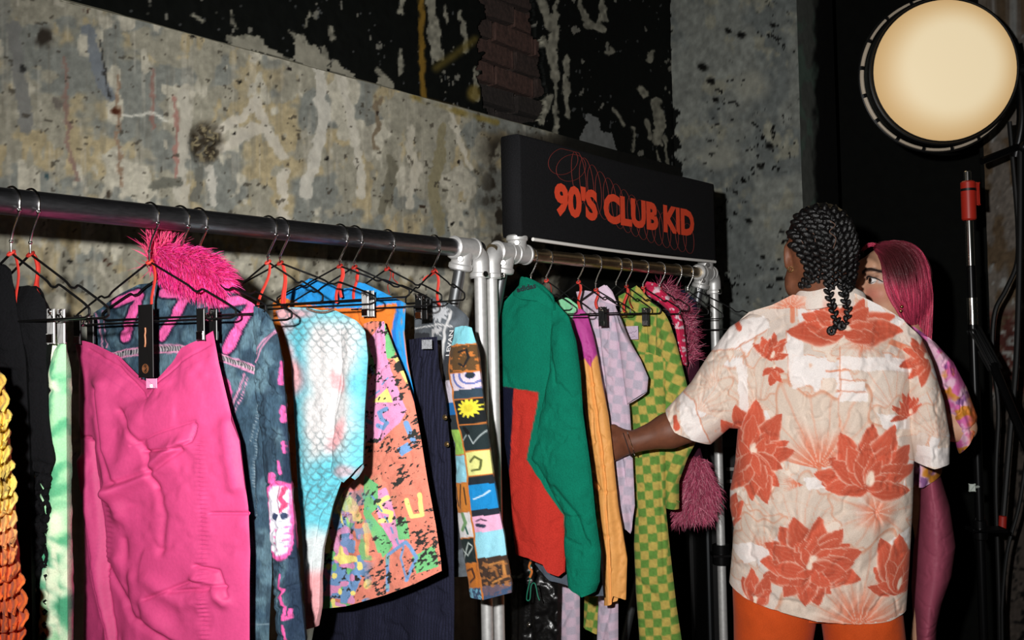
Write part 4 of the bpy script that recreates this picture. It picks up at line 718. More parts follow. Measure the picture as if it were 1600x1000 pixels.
panel('top_body', pK, [(646, 478), (660, 470), (674, 465), (688, 468), (716, 482), (733, 498)], [(733, 498), (728, 560), (722, 640), (724, 760), (735, 900)], [(668, 900), (735, 900)], [(646, 478), (650, 560), (660, 700), (668, 900)], CLOTH, g, tee, 0.016, folds=0.006, off=-0.008)
ek = pK.e; q = pK.at(702, 552, 0.03)
text_mesh('lettering', 'LEVAN', pK.at(703, 556, 0.016), (pK.at(708, 524, 0) - pK.at(703, 556, 0)) / np.linalg.norm(pK.at(708, 524, 0) - pK.at(703, 556, 0)), -ek, pK.n, 0.012, 0.052, mat('white_print', (226, 226, 226), .7), g, 0.02)
def tiles(x, y):
    wb = 1.0 * (fbm(x / 12, y / 12, 2, 2) - .5) * 2; dv = np.interp(y, [512, 583, 664, 706, 760, 829, 931], [700, 712, 728, 738, 743, 752, 767]); R_ = x + wb > dv; o = base((x, y), c(28, 32, 34)); e = x - dv
    def blk_(m, cc): return mix(o, cc, m.astype(float))
    rows = [(505, 537, c(136, 212, 226)), (537, 580, c(96, 70, 42)), (580, 607, c(224, 206, 216)), (607, 622, c(52, 70, 84)), (622, 662, c(26, 30, 32)), (662, 704, c(34, 46, 48)), (704, 743, c(222, 222, 140)), (743, 757, c(30, 38, 46)), (757, 796, c(24, 132, 196)), (796, 806, c(34, 40, 50)), (806, 831, c(226, 170, 200)), (831, 871, c(146, 206, 222)), (871, 915, c(62, 46, 38)), (915, 940, c(98, 84, 96))]
    sl = 0.10 * (x - 745)
    for a, b, cc in rows: o = blk_(R_ & (y + sl >= a) & (y + sl < b), cc)
    rowl = [(505, 537, c(136, 212, 226)), (537, 590, c(60, 50, 40)), (590, 625, c(216, 206, 220)), (625, 645, c(28, 110, 180)), (645, 668, c(40, 50, 56)), (668, 708, c(160, 206, 92)), (708, 752, c(148, 208, 224)), (752, 797, c(214, 132, 52)), (797, 838, c(230, 226, 226)), (838, 878, c(26, 40, 40)), (878, 916, c(206, 120, 44)), (916, 940, c(120, 180, 206))]
    for a, b, cc in rowl: o = blk_((~R_) & (y + sl >= a) & (y + sl < b), cc)
    org = c(206, 122, 56)
    o = mix(o, org, 0.9 * R_ * ss(.55, .6, fbm(x / 7, y / 5, 3, 2)) * (y > 537) * (y < 580)); o = mix(o, c(34, 34, 36), stroke(x, y, [(726, 550), (736, 546), (740, 558), (734, 572), (727, 568)], 3)); cir = np.hypot(x - 742, (y - 586)); o = mix(o, c(110, 120, 180), R_ * (y > 581) * (y < 606) * (np.abs(np.mod(cir, 9) - 4) < 1.6)); o = mix(o, c(40, 50, 60), R_ * (y > 580) * (cir < 5))
    a_ = np.arctan2(y - 637, x - 742); r_ = np.hypot(x - 742, y - 637); o = mix(o, c(236, 222, 66), ss(1, 0, (r_ - 12.5 - 2.5 * np.sin(a_ * 13)) / 1.2)); o = mix(o, c(200, 180, 50), ss(1, 0, (r_ - 5) / 2) * .5)
    for p, wd, cc in (([(733, 690), (742, 676), (750, 692), (762, 672)], 1.4, (190, 200, 200)), ([(742, 676), (736, 668)], 5, (16, 18, 20)), ([(746, 720), (752, 712), (760, 718), (758, 732), (748, 734)], 3, (90, 96, 50)), ([(752, 778), (764, 772), (770, 766)], 2, (220, 230, 240)), ([(756, 812), (762, 809), (768, 812)], 2, (60, 40, 60)), ([(757, 818), (766, 820)], 5, (44, 50, 70)), ([(728, 856), (740, 866), (750, 852), (742, 846), (732, 872)], 2, (200, 210, 205)), ([(720, 760), (724, 790)], 2, (40, 30, 24)), ([(730, 756), (728, 792)], 2, (40, 30, 24)), ([(736, 760), (740, 786)], 2, (40, 30, 24)), ([(732, 800), (738, 815), (732, 826)], 6, (120, 160, 110)), ([(738, 822), (742, 832)], 3, (40, 90, 80)), ([(738, 890), (748, 886), (752, 900), (742, 908)], 3, (70, 40, 30)), ([(775, 880), (790, 876), (794, 900), (780, 908)], 3, (186, 126, 66)), ([(782, 886), (786, 898)], 3, (140, 90, 50)), ([(700, 634), (706, 642)], 3, (180, 210, 230))): o = mix(o, c(*cc), stroke(x, y, p, wd))
    o = mix(o, c(170, 110, 60), R_ * (y > 871) * (y < 915) * ss(.56, .6, fbm(x / 4, y / 4, 2, 4)) * .8); o = mix(o, c(60, 80, 110), (y + sl > 916) * ss(.5, .55, fbm(x / 5, y / 5, 2, 3)))
    o = mix(o, org, 1 - ss(.9, 1.8, np.abs(e + wb)) )
    for yy in (537, 580, 622, 662, 704, 743): o = mix(o, org, R_ * (1 - ss(.6, 1.3, np.abs(y + sl - yy))))
    for yy in (708, 752, 797, 838, 878, 916): o = mix(o, org, (~R_) * (1 - ss(.6, 1.3, np.abs(y + sl - yy))))
    return o
panel('photo_sleeve', Plane(pK.p0 + pK.n * 0.02, pK.e), [(711, 512), (724, 509), (737, 512)], [(737, 512), (745, 540), (752, 600), (760, 660), (769, 735), (781, 805), (788, 838), (792, 872), (799, 910), (799, 926)], [(737, 932), (768, 934), (799, 926)], [(711, 512), (706, 545), (697, 600), (700, 654), (714, 696), (716, 790), (721, 841), (732, 895), (737, 932)], CLOTH, g, tiles, 0.02, folds=0.004, fk=3, wr=0.002, res=1.6)
# ------------------------------------------------------------------ garments, far rack
pL = gplane(829, 12); hanger(829, 12, 'black wire hanger carrying the green fleece jacket', 0.10, 0.06, group=HG2); pL = Plane(pL.p0 + pL.n * .014, pL.e)
hanger(853, 10, 'black wire hanger close behind the green fleece collar with red ribbon', .11, 0.07, ribbon=((0.02, .06),), group=HG2)
g = garment('fleece_jacket', 'green fleece pullover with red and navy colour blocks and stand collar', 'jacket', pL, (850, 900)); GRN = c(12, 116, 92); RED = c(196, 54, 44); NVY = c(24, 26, 46)
def fleece(x, y):
    o = base((x, y), GRN, .05, 24); by = 603 + (x - 785) * .14; wb = 1.0 * (vn(x / 8, y / 8, 1) - .5); lower = (y + wb > by); sx = np.interp(y, [610, 632, 716, 748, 804, 900], [849, 846, 830, 852, 883, 885])
    lw = ss(-.9, .9, y + wb - by); nx_ = np.interp(y, [605, 700, 800], [808, 803, 792]); o = mix(o, RED, lw * ss(.9, -.9, x - sx)); return mix(o, NVY, lw * ss(.9, -.9, x - nx_))
panel('fleece_body', pL, [(784, 478), (794, 466), (803, 456), (815, 446), (832, 442), (850, 452), (865, 470), (888, 496)], [(888, 496), (894, 540), (900, 600), (902, 700), (888, 760), (884, 830), (883, 893)], [(807, 864), (832, 869), (856, 878), (862, 891), (876, 899), (883, 893)], [(784, 478), (785, 600), (788, 690), (797, 748), (802, 825), (807, 864)], FLEECE, g, fleece, 0.026, folds=0.008, fk=3, wr=0.003, ws=60)
panel('stand_collar', Plane(pL.p0 + pL.n * .012, pL.e), [(813, 434), (818, 432), (830, 437), (846, 446), (860, 460), (867, 474)], [(867, 474), (868, 486)], [(802, 461), (820, 468), (845, 471), (868, 486)], [(813, 434), (811, 446), (802, 456), (802, 461)], FLEECE, g, lambda x, y: base((x, y), GRN, .05), 0.022, folds=.002, wr=.001, topthin=.7)
a, b = pL.at(808, 457, .0372), pL.at(838, 450, .0372); ex = (b - a) / np.linalg.norm(b - a)
ez_ = Z0 - ex * np.dot(Z0, ex); ez_ /= np.linalg.norm(ez_)
text_mesh('embroidered_lettering', 'adidas', a, ex, ez_, pL.n, .0125, np.linalg.norm(b - a), mat('dark_thread', (14, 22, 34), .7), g, .03)
panel('fleece_sleeve', Plane(pL.p0 + pL.n * .018, pL.e), [(862, 486), (876, 484), (889, 496)], [(889, 496), (900, 532), (907, 582), (911, 645), (924, 737), (931, 807), (939, 862), (937, 909), (931, 924)], [(889, 914), (916, 929), (931, 924)], [(862, 486), (860, 580), (846, 640), (831, 716), (852, 748), (884, 806), (882, 850), (889, 914)], FLEECE, g, lambda x, y: base((x, y), GRN, .06, 20), 0.026, folds=.006, fk=2, wr=.004, ws=50, creases=(([(870, 760), (905, 800), (925, 850)], 4, .006), ([(890, 840), (915, 850)], 3, .004)))
pM = gplane(862, 10); g = garment('slate_sweatshirt', 'slate grey sweatshirt hem showing under the red fleece', 'top', pM, (870, 930))
panel('sweatshirt_body', pM, [(800, 500), (850, 470), (890, 500)], [(890, 500), (915, 650), (930, 780), (943, 931)], [(830, 872), (862, 905), (889, 913), (917, 930), (943, 931)], [(800, 500), (815, 700), (830, 872)], CLOTH, g, lambda x, y: base((x, y), c(84, 92, 104), .1, 10), .014, folds=.008, off=-.005)
m = MB(); m.cyl(pL.at(829, 868, .02), pL.at(829, 877, .02), .004, 12, bev=.001); cl_ = m.build('cord_lock', CHROME, g); m = MB(); m.tube([pL.at(x, y, .02) for x, y in smooth_path([(829, 878), (827, 886), (831, 893), (828, 902)], 16)], .0028, 8); m.build('toggle', mat('orange_cord', (196, 110, 44), .7), cl_)
m = MB(); m.tube([pL.at(x, y, .02) for x, y in smooth_path([(829, 878), (828, 905), (824, 925), (823, 937), (828, 936), (830, 915), (836, 912), (840, 930), (843, 938)], 40)], .0014, 6); m.build('drawcord', mat('green_cord', (14, 110, 84), .7), cl_)
pN = gplane(870, 4); g = garment('black_jacket', 'glossy black jacket hanging low below the red fleece hem', 'jacket', pN, (820, 1080))
panel('jacket_body', pN, [(800, 560), (850, 540), (880, 560)], [(880, 560), (880, 800), (872, 900), (868, 1085)], [(806, 1085), (868, 1085)], [(800, 560), (798, 800), (800, 1085)], mat('black_leather', rough=.3, attr=True, bump=.5, scale=60, spec=.5), g, lambda x, y: base((x, y), c(16, 15, 15)), .02, folds=.012, off=-.03, wr=.006)
button('snap_button', pN, 827, 976, .012, .006, CHROME, g)
# windbreaker in mint, magenta and orange
pO = gplane(903, 10); hanger(903, 10, 'black wire hanger above the mint and orange windbreaker', .11, .065, .054, ribbon=((0.0, .07),), clips=(.062,), group=HG2)
g = garment('windbreaker', 'windbreaker in mint, magenta and orange panels beside the green sleeve', 'jacket', pO, (950, 940))
def wind(x, y):
    o = base((x, y), c(238, 168, 92), .03); m_ = ss(.9, -.9, y - np.interp(x, [895, 905, 919, 926, 935], [566, 566, 560, 574, 550])); o = mix(o, c(190, 68, 150), m_); o = mix(o, c(140, 214, 164), m_ * ss(.9, -.9, x - np.interp(y, [460, 480, 492, 507, 560], [910, 905, 899, 897, 900]))); return o
panel('jacket_body', pO, [(866, 474), (876, 468), (886, 465), (904, 479), (918, 493)], [(918, 493), (927, 525), (934, 560), (941, 600), (951, 650), (957, 702), (966, 790), (980, 874), (978, 937)], [(945, 945), (960, 942), (964, 928), (978, 937)], [(866, 474), (888, 500), (898, 560), (905, 600), (912, 650), (924, 737), (936, 800), (943, 870), (945, 945)], NYLON, g, wind, .022, folds=.010, fk=3, wr=.004, ws=30, off=-.004, creases=(([(924, 560), (935, 640), (950, 750), (960, 940)], 2.5, .008), ([(915, 720), (940, 762)], 3, .006), ([(930, 640), (934, 690)], 2, .004)))
# lilac check shirt
def lil(x, y, k=14.0, s=.16):
    u = (x + s * y * 0.6) / k; v = (y - s * x) / k; o = base((x, y), c(216, 190, 208)); ch = ss(-.12, .12, np.sin(math.pi * u) * np.sin(math.pi * v)); o = mix(o, c(180, 174, 190), ch * .95 * (0.55 + .45 * fbm(x / 30, y / 30, 2, 2))); return o
pQ = gplane(950, 12); hanger(930, 12, 'black wire hanger of the lilac checked shirt', .09, .05, neck=.07, ribbon=((.0, .05),), group=HG2)
pQ = Plane(pQ.p0 + pQ.n * .012, pQ.e); g = garment('checked_shirt', 'lilac and grey checked shirt between orange windbreaker and green checked jacket', 'shirt', pQ, (975, 835))
panel('shirt_body', pQ, [(900, 456), (916, 454), (932, 457), (944, 452), (958, 462)], [(958, 462), (967, 500), (975, 560), (984, 640), (988, 700), (992, 790), (985, 834)], [(952, 800), (968, 812), (985, 834)], [(900, 456), (920, 530), (934, 640), (944, 720), (952, 800)], CLOTH, g, lil, .02, folds=.011, fk=4, wr=.003, ws=26, creases=(([(936, 500), (948, 600), (962, 740)], 2.5, .007), ([(972, 700), (980, 760), (986, 830)], 3, .006)))
panel('shirt_sleeve', Plane(pQ.p0 + pQ.n * .014, pQ.e), [(956, 470), (964, 486), (968, 505)], [(968, 505), (985, 535), (1001, 562), (1013, 590), (1011, 612)], [(980, 632), (996, 622), (1011, 612)], [(956, 470), (968, 540), (974, 590), (980, 632)], CLOTH, g, lil, .016, folds=.004, fk=2, wr=.002)
panel('shirt_collar', Plane(pQ.p0 + pQ.n * .016, pQ.e), [(930, 455), (938, 449), (946, 445), (957, 456)], [(957, 456), (966, 478)], [(940, 470), (966, 478)], [(930, 455), (940, 470)], CLOTH, g, lambda x, y: base((x, y), c(232, 206, 226)), .008, folds=.001, wr=.001, topthin=.8)
pQ2 = gplane(945, 6); g = garment('checked_trousers', 'lilac and grey checked trousers seen low behind the green fleece', 'trousers', pQ2, (905, 1080))
for nm, xa_, xb2 in (('leg', 858, 906), ('leg', 932, 966)): panel(nm, pQ2, [(xa_ + 14, 700), (xb2 + 4, 700)], [(xb2 + 4, 700), (xb2, 900), (xb2, 1085)], [(xa_, 1085), (xb2, 1085)], [(xa_ + 14, 700), (xa_ + 4, 920), (xa_, 1085)], CLOTH, g, lambda x, y: lil(x, y, 13, -.1), .02, folds=.008, fk=2, wr=.004, off=-.03, creases=(([(xa_ + 12, 1000), (xb2 - 10, 950)], 3, .005),))
# green and tan check jacket and trousers
def chk(rot, k, x0=0, y0=0):
    a = math.radians(rot)
    def f(x, y):
        wx = 5 * (fbm(x / 40, y / 60, 2, 3) - .5); u = ((x - x0) * math.cos(a) + (y - y0) * math.sin(a) + wx) / k; v = (-(x - x0) * math.sin(a) + (y - y0) * math.cos(a)) / k
        o = base((x, y), c(196, 174, 88)); return mix(o, c(102, 146, 64), ss(-.12, .12, np.sin(math.pi * u) * np.sin(math.pi * v))) * (.94 + .12 * vn(x / 3, y / 3, 2)[..., None])
    return f
pS = gplane(988, 14); hanger(978, 14, 'black clip hanger in front of the green checked jacket', .09, .06, clips=(.05,), ribbon=((-.01, .07), (.012, .06)), group=HG2); hanger(962, 12, 'black wire hanger between lilac shirt collar and green checks', .09, .06, group=HG2)
g = garment('check_trousers', 'long green and tan checkerboard trousers under the reaching arm', 'trousers', pS, (1030, 1080))
panel('leg', pS, [(980, 560), (1010, 550), (1040, 560)], [(1040, 560), (1040, 700), (1040, 790), (1047, 860), (1057, 947), (1078, 1085)], [(1006, 1085), (1078, 1085)], [(980, 560), (988, 700), (985, 748), (993, 790), (991, 850), (994, 925), (1006, 1085)], CLOTH, g, chk(-4, 13.2, 5, 2), .03, folds=.006, fk=2, wr=.003, ws=40, creases=(([(1030, 640), (1036, 800), (1042, 900)], 1.8, .004), ([(995, 900), (1030, 930)], 4, .005)))
panel('leg', pS, [(930, 700), (960, 700)], [(960, 700), (945, 900), (934, 991)], [(912, 978), (934, 991)], [(930, 700), (914, 900), (912, 978)], CLOTH, g, chk(10, 12, 3), .014, folds=.004, off=-.06)
pT = gplane(1004, 14); hanger(1004, 14, 'black wire hanger inside the green and tan checked jacket', .10, .06, ribbon=((-.012, .05),), group=HG2)
pT = Plane(pT.p0 + pT.n * .012, pT.e); g = garment('check_jacket', 'green and tan checkerboard jacket with buttoned cuff', 'jacket', pT, (1040, 795))
panel('jacket_body', pT, [(966, 463), (982, 454), (995, 446), (1010, 464), (1024, 476), (1038, 490)], [(1038, 490), (1050, 530), (1060, 590), (1064, 660), (1046, 720), (1040, 740)], [(990, 735), (1040, 740)], [(966, 463), (975, 530), (983, 620), (990, 700), (990, 735)], CLOTH, g, chk(14, 14.5), .024, folds=.008, fk=4, wr=.003, creases=(([(1012, 505), (1018, 580), (1032, 700)], 1.8, .007),))
panel('jacket_sleeve', Plane(pT.p0 + pT.n * .02, pT.e), [(1026, 480), (1037, 489), (1047, 506)], [(1047, 506), (1056, 532), (1072, 595), (1087, 660), (1088, 690), (1075, 714), (1061, 752), (1061, 795)], [(1041, 792), (1061, 795)], [(1026, 480), (1024, 560), (1030, 660), (1036, 710), (1041, 792)], CLOTH, g, chk(20, 14.5, 4), .024, folds=.005, fk=2, wr=.004, ws=30)
p = pT.at(1050, 786, .045); m = MB(); m.tube([pT.at(x, y, .036) for x, y in ((1040, 779), (1050, 781), (1062, 784))], .0012, 6); m.build('cuff_seam', mat('green_cloth_plain', (70, 110, 40), .8), g); button('button', pT, 1050, 787, .040, .0052, BLACKP, g)
m = MB(); m.box(pT.at(986, 520, .05), pT.e * .020, Z0 * .018, pT.n * .0008, bev=.4); o = m.build('cloth_label', mat('pale_label', (206, 186, 206), .7, var=.15, scale=150), g, smooth=False)
m = MB(); [m.tube([pT.at(977 + k * 3, 522 - k * 1.0 + 2 * (k % 2), .052) for k in range(7)], .0005, 4), m.tube([pT.at(980 + k * 3, 529 - k * .9, .052) for k in range(5)], .0004, 4)]; m.build('label_script', mat('grey_thread', (120, 100, 130), .7), o)
# red spotted ruched scarf dress, pink fur coat, navy jacket
pU = gplane(1030, 14); hanger(1030, 14, 'black wire hanger of the red spotted ruched top', .08, .05, ribbon=((-.006, .02),), group=HG2)
pU = Plane(pU.p0 + pU.n * .012, pU.e); g = garment('ruched_top', 'raspberry red top with white spots, ruched into a curved band', 'top', pU, (1071, 572))
def spots(x, y): return mix(base((x, y), c(212, 40, 84)), c(240, 206, 216), ss(.60, .66, fbm(x / 5, y / 4, 2, 3)))
panel('ruched_band', pU, [(1004, 447), (1012, 440), (1024, 442)], [(1024, 442), (1042, 459), (1060, 480), (1068, 507), (1072, 540), (1073, 572)], [(1066, 566), (1073, 572)], [(1004, 447), (1012, 462), (1030, 473), (1046, 487), (1056, 515), (1066, 566)], CLOTH, g, spots, .022, folds=.006, fk=8, wr=.005, ws=12, res=1.4)
pV = gplane(1062, 14); hanger(1056, 12, 'black wire hanger of the pink fur coat near the rack end', .09, .06, group=HG2)
pV = Plane(pV.p0 + pV.n * .012, pV.e); g = garment('fur_coat', 'dusty pink long-haired fur coat behind the green checked cuff', 'coat', pV, (1090, 840))
DP = [c(204, 92, 124), c(220, 116, 144), c(180, 72, 104), c(234, 156, 174), c(164, 64, 92)]
def furpts(pl, L, R, n, m_, off):
    o = []; nn = []
    for v in np.linspace(0, 1, n):
        a, b = rpoly(L, [v])[0], rpoly(R, [v])[0]
        for u in np.linspace(0, 1, m_): o.append(pl.at(a[0] + (b[0] - a[0]) * u, a[1] + (b[1] - a[1]) * u, off + .02 * math.sin(math.pi * u))); nn.append(pl.n * .8 + pl.e * (u - .5) * 1.6)
    return np.array(o), np.array(nn)
L_, R_ = [(1080, 718), (1064, 765), (1060, 812)], [(1097, 718), (1120, 768), (1108, 806)]
panel('coat_sleeve', pV, [(1060, 520), (1092, 520)], [(1092, 520), (1094, 700), (1112, 765), (1104, 810)], [(1066, 812), (1104, 810)], [(1060, 520), (1070, 700), (1064, 770), (1066, 812)], FLEECE, g, lambda x, y: base((x, y), c(60, 26, 40)), .02, folds=.004)
a, b = furpts(pV, L_, R_, 18, 14, .02); fur('fur', a, b, .034, 20, DP, g, droop=.35, spread=.55, wdt=.0009, seed=8, flow=-Z0 * .55 + pV.e * .15)
a, b = furpts(pV, [(1026, 448), (1040, 460), (1058, 478), (1066, 500), (1076, 560)], [(1046, 446), (1060, 462), (1074, 482), (1080, 504), (1084, 560)], 18, 5, .02); fur('fur_collar', a, b, .036, 12, DP, g, droop=.05, spread=.7, wdt=.0008, seed=9, flow=Z0 * .25 + pV.e * .3)
pW = gplane(1085, 12); hanger(1074, 12, 'bright bare hook hanger next to the far rack end', .10, .07, group=HG2); hanger(1090, 20, 'black wire hanger last on the far rack, empty', .2, .1, group=HG2)
g = garment('navy_jacket', 'navy blue jacket hanging last on the far rack', 'jacket', pW, (1085, 700))
panel('jacket_body', pW, [(1040, 470), (1066, 452), (1088, 470)], [(1088, 470), (1092, 560), (1090, 690)], [(1040, 690), (1090, 690)], [(1040, 470), (1040, 690)], CLOTH, g, lambda x, y: mix(base((x, y), c(30, 32, 56)), c(24, 84, 140), ss(555, 575, y)), .02, folds=.006)
# ------------------------------------------------------------------ people
from mathutils.bvhtree import BVHTree
class Frame:
    def __init__(s, px, d):
        r = ray(px, 533) * [1, 1, 0]; s.f = r / np.linalg.norm(r); s.r = np.array([s.f[1], -s.f[0], 0]); s.o = (CAMP + ray(px, 533) * d) * [1, 1, 0]; s.pl = Plane(s.o, s.r)
    def L(s, x, y, b=0.0):
        p = on_plane(x, y, s.o + s.f * b, s.f); q = p - s.o; return np.array([np.dot(q, s.r), np.dot(q, s.f), p[2]])
    def W(s, P): P = np.asarray(P, float); return s.o + P[..., 0:1] * s.r + P[..., 1:2] * s.f + P[..., 2:3] * Z0
    def loc(s, P): q = np.asarray(P) - s.o; return np.array([q @ s.r, q @ s.f, q[2]])
def fingers(B, wrist, dirv, up, side, k=.008, curl=.9, ln=1.0):
    "palm, four unequal curled fingers and a thumb; dirv along the hand, up across the knuckles, side the way the fingers curl"
    dirv, up, side = [np.asarray(q, float) / np.linalg.norm(q) for q in (dirv, up, side)]
    for t in (-1, -.35, .35, 1): B.cap(wrist + up * .012 * t, wrist + dirv * .082 * ln + up * .031 * t, .013, .0115, .012)
    for i, (t, l) in enumerate(((1, .072), (.35, .080), (-.35, .074), (-1, .058))):
        p = wrist + dirv * .084 * ln + up * .031 * t; a = .35 * curl; seg = [l * .45, l * .32, l * .25]; r = .0085
        for j, s_ in enumerate(seg):
            q = p + (dirv * math.cos(a) + side * math.sin(a)) * s_ * ln; B.cap(p, q, r, r * .9, .004); p = q; r *= .9; a += .75 * curl
    p = wrist + dirv * .022 + up * .026; q = p + dirv * .030 + up * .022 + side * .018; B.cap(p, q, .0125, .010, .012); q2 = q + dirv * .028 + side * .014 + up * .004; B.cap(q, q2, .0098, .0088, .005); B.cap(q2, q2 + dirv * .016 + side * .014, .0086, .0072, .004)
# --- man in the flower shirt, seen from behind, left arm reaching into the far rack
FM = Frame(1290, 2.3); Lm = FM.L
man = thing('person', 'person seen from behind in coral lotus-print shirt and orange trousers, left arm reaching out', 'person', FM.o)
Bd = Body((-.62, -.24, -.01), (.34, .42, 1.80), .0052)
hc = Lm(1281, 392, .0); ya = math.radians(16); HX = np.array([math.cos(ya), math.sin(ya), 0]); HY = np.array([-math.sin(ya), math.cos(ya), 0]); HR = np.array([HX, HY, Z0]); H = lambda x, y, z: hc + HX * x + HY * y + Z0 * z
Bd.ell(H(0, -.005, .012), (.070, .090, .088), .02, HR); Bd.ell(H(0, .03, -.035), (.056, .062, .085), .03, HR); Bd.ell(H(0, .075, -.10), (.026, .022, .022), .03, HR); Bd.cap(H(0, .094, .0), H(0, .112, -.042), .009, .015, .012)
for s_ in (-1, 1):
    Bd.ell(H(s_ * .05, .03, -.075), (.022, .045, .035), .03, HR); Bd.ell(H(s_ * .076, -.008, -.012), (.010, .019, .032), .006, HR); Bd.ell(H(s_ * .084, -.006, -.010), (.006, .009, .018), .004, HR, True); Bd.ell(H(s_ * .03, .088, .006), (.016, .012, .012), .01, HR, True)
    Bd.ell(H(s_ * .03, .076, .006), (.013, .013, .013), .004, HR)
Bd.ell(H(0, .092, -.068), (.026, .012, .014), .012, HR)
nb = Lm(1289, 478, .0); sl, sr = Lm(1178, 530, .0), Lm(1404, 530, .0)
Bd.cap(H(0, -.025, -.06), nb, .053, .052, .03); Bd.cap(nb, nb - [0, 0, .06], .052, .05, .03); Bd.cap(nb - [0, 0, .05], sl + [.03, 0, -.02], .034, .04, .03); Bd.cap(nb - [0, 0, .05], sr - [.04, 0, .02], .03, .034, .03)
ch = (sl + sr) / 2; Bd.ell(ch - [0, 0, .12], (.14, .075, .17), .04); Bd.ell(ch - [0, 0, .34], (.12, .07, .18), .05); hip = np.array([ch[0], 0, .97]); Bd.ell(hip, (.13, .055, .10), .03)
el = Lm(1074, 664, .03); wr_ = FM.loc(at_depth(988, 691, 2.43)); Bd.cap(sl, (sl + el) / 2, .052, .046, .03); Bd.cap((sl + el) / 2, el, .046, .038, .02); fm_ = el * .68 + wr_ * .32; Bd.cap(el, fm_, .039, .040, .02); Bd.cap(fm_, wr_, .040, .0255, .02)
dv = wr_ - el; dv /= np.linalg.norm(dv); fingers(Bd, wr_, dv * .8 + np.array([-.35, .35, -.1]), np.array([.1, -.3, 1.0]), np.array([-.2, 1.0, 0.1]))
er = Lm(1450, 690, .02); wr2 = er + np.array([-.02, .24, .02]); Bd.cap(sr - [.02, 0, .03], er, .042, .038, .03); Bd.cap(er, wr2, .04, .026, .02); fingers(Bd, wr2, (-.5, .8, .1), (0, .1, 1), (-1, -.2, 0))
for s_, ax in ((-1, -.105), (1, .085)):
    kn = np.array([ch[0] + ax, .02, .50]); an = np.array([ch[0] + ax * 1.1, -.01, .085]); Bd.cap(hip + [ax * .95, 0, -.06], kn, .040, .040, .012); Bd.cap(kn, an, .046, .034, .03); Bd.cap(an + [0, -.035, -.045], an + [0, .10, -.055], .035, .026, .02); Bd.cap(an + [0, .10, -.055], an + [0, .16, -.060], .028, .022, .02)
V, F = Bd.mesh(); VW = FM.W(V); px, py = to_px(VW)
def brown(x, y): return base((x, y), c(118, 72, 50), .14, 10)
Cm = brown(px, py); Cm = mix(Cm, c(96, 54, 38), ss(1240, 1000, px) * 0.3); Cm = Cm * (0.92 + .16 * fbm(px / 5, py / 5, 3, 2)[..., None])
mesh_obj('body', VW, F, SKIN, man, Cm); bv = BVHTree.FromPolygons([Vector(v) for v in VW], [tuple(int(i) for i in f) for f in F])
def surf(bvh, x, y, lift, dflt):
    d = ray(x, y); n = np.linalg.norm(d); h = bvh.ray_cast(Vector(CAMP), Vector(d / n))
    if h[0] is None: return CAMP + d * dflt
    dep = h[3] / n; return CAMP + d * (dep - lift)
# scalp: a close shell of dark hair over the skull
HAIR = mat('black_hair', (12, 10, 10), 0.38, bump=.6, scale=260, var=.3, spec=.5)
q = MB(); q.sphere(FM.W(H(0, -.012, .020)), (.0755, .094, .089), 40, 28, axes=[HX[0] * FM.r + HX[1] * FM.f, HY[0] * FM.r + HY[1] * FM.f, Z0]); Vs = np.concatenate(q.V); lc = np.array([FM.loc(v) for v in Vs]) - hc; hy = lc @ HY; keep = (lc[:, 2] > .03 + .55 * (hy - .02)) | ((hy < -.02) & (lc[:, 2] > -.055))
sF = [f for f in q.F if all(keep[i] for i in f)]; sc = mesh_obj('scalp_hair', Vs, sF, HAIR, man)
bv = BVHTree.FromPolygons([Vector(v) for v in VW] + [Vector(v) for v in Vs], [tuple(int(i) for i in f) for f in F] + [tuple(i + len(VW) for i in f) for f in sF])
# shirt
COR = c(214, 98, 72); CORD = c(196, 74, 50); CRM = c(238, 229, 225); BEI = c(221, 204, 192)
def petal(x, y, bx, by, ang, ln, wd):
    dx, dy = x - bx, y - by; u = dx * math.cos(ang) + dy * math.sin(ang); v = -dx * math.sin(ang) + dy * math.cos(ang); t = np.clip(u / ln, 0, 1); w_ = wd * np.sin(np.pi * np.clip(t, 0, 1) ** 0.8) ** .8 + .01
    return (u > 0) * (u < ln) * np.clip((w_ - np.abs(v)) / 1.2 + .5, 0, 1), np.clip(np.abs(v) / w_, 0, 1), t
def flower(o, x, y, cx, cy, rx_, ry_, n, a0, a1, seed=0, wide=.30):
    r = np.random.default_rng(seed)
    for layer, sc_ in ((0, 1.0), (1, .74), (2, .5)):
        for i in range(n - layer):
            a = a0 + (a1 - a0) * (i + .5 * (layer % 2)) / max(1, n - layer - 1) + r.normal() * .08; ln = sc_ * (0.85 + .3 * r.random()) * math.hypot(rx_ * math.cos(a), ry_ * math.sin(a)); bx, by = cx + 3 * r.normal(), cy + 2 * r.normal()
            m_, e, t = petal(x, y, bx, by, a, ln, ln * wide); col = mix(np.ones(x.shape + (3,)) * (COR if (i + layer) % 2 else COR * .94), CORD, .7 * (1 - t) * (1 - e)); vein = .5 * (np.sin(e * 16 + t * 3) > .55) * .5; col = mix(col, c(244, 176, 150), vein * .6); col = mix(col, c(250, 206, 186), np.clip((e - .8) * 5, 0, 1) * .9); o = mix(o, col, m_)
    m_ = ell(x, y, cx + rx_ * .05, cy - ry_ * .15, rx_ * .09, ry_ * .12, 20, .3); return mix(o, c(252, 226, 206), m_)
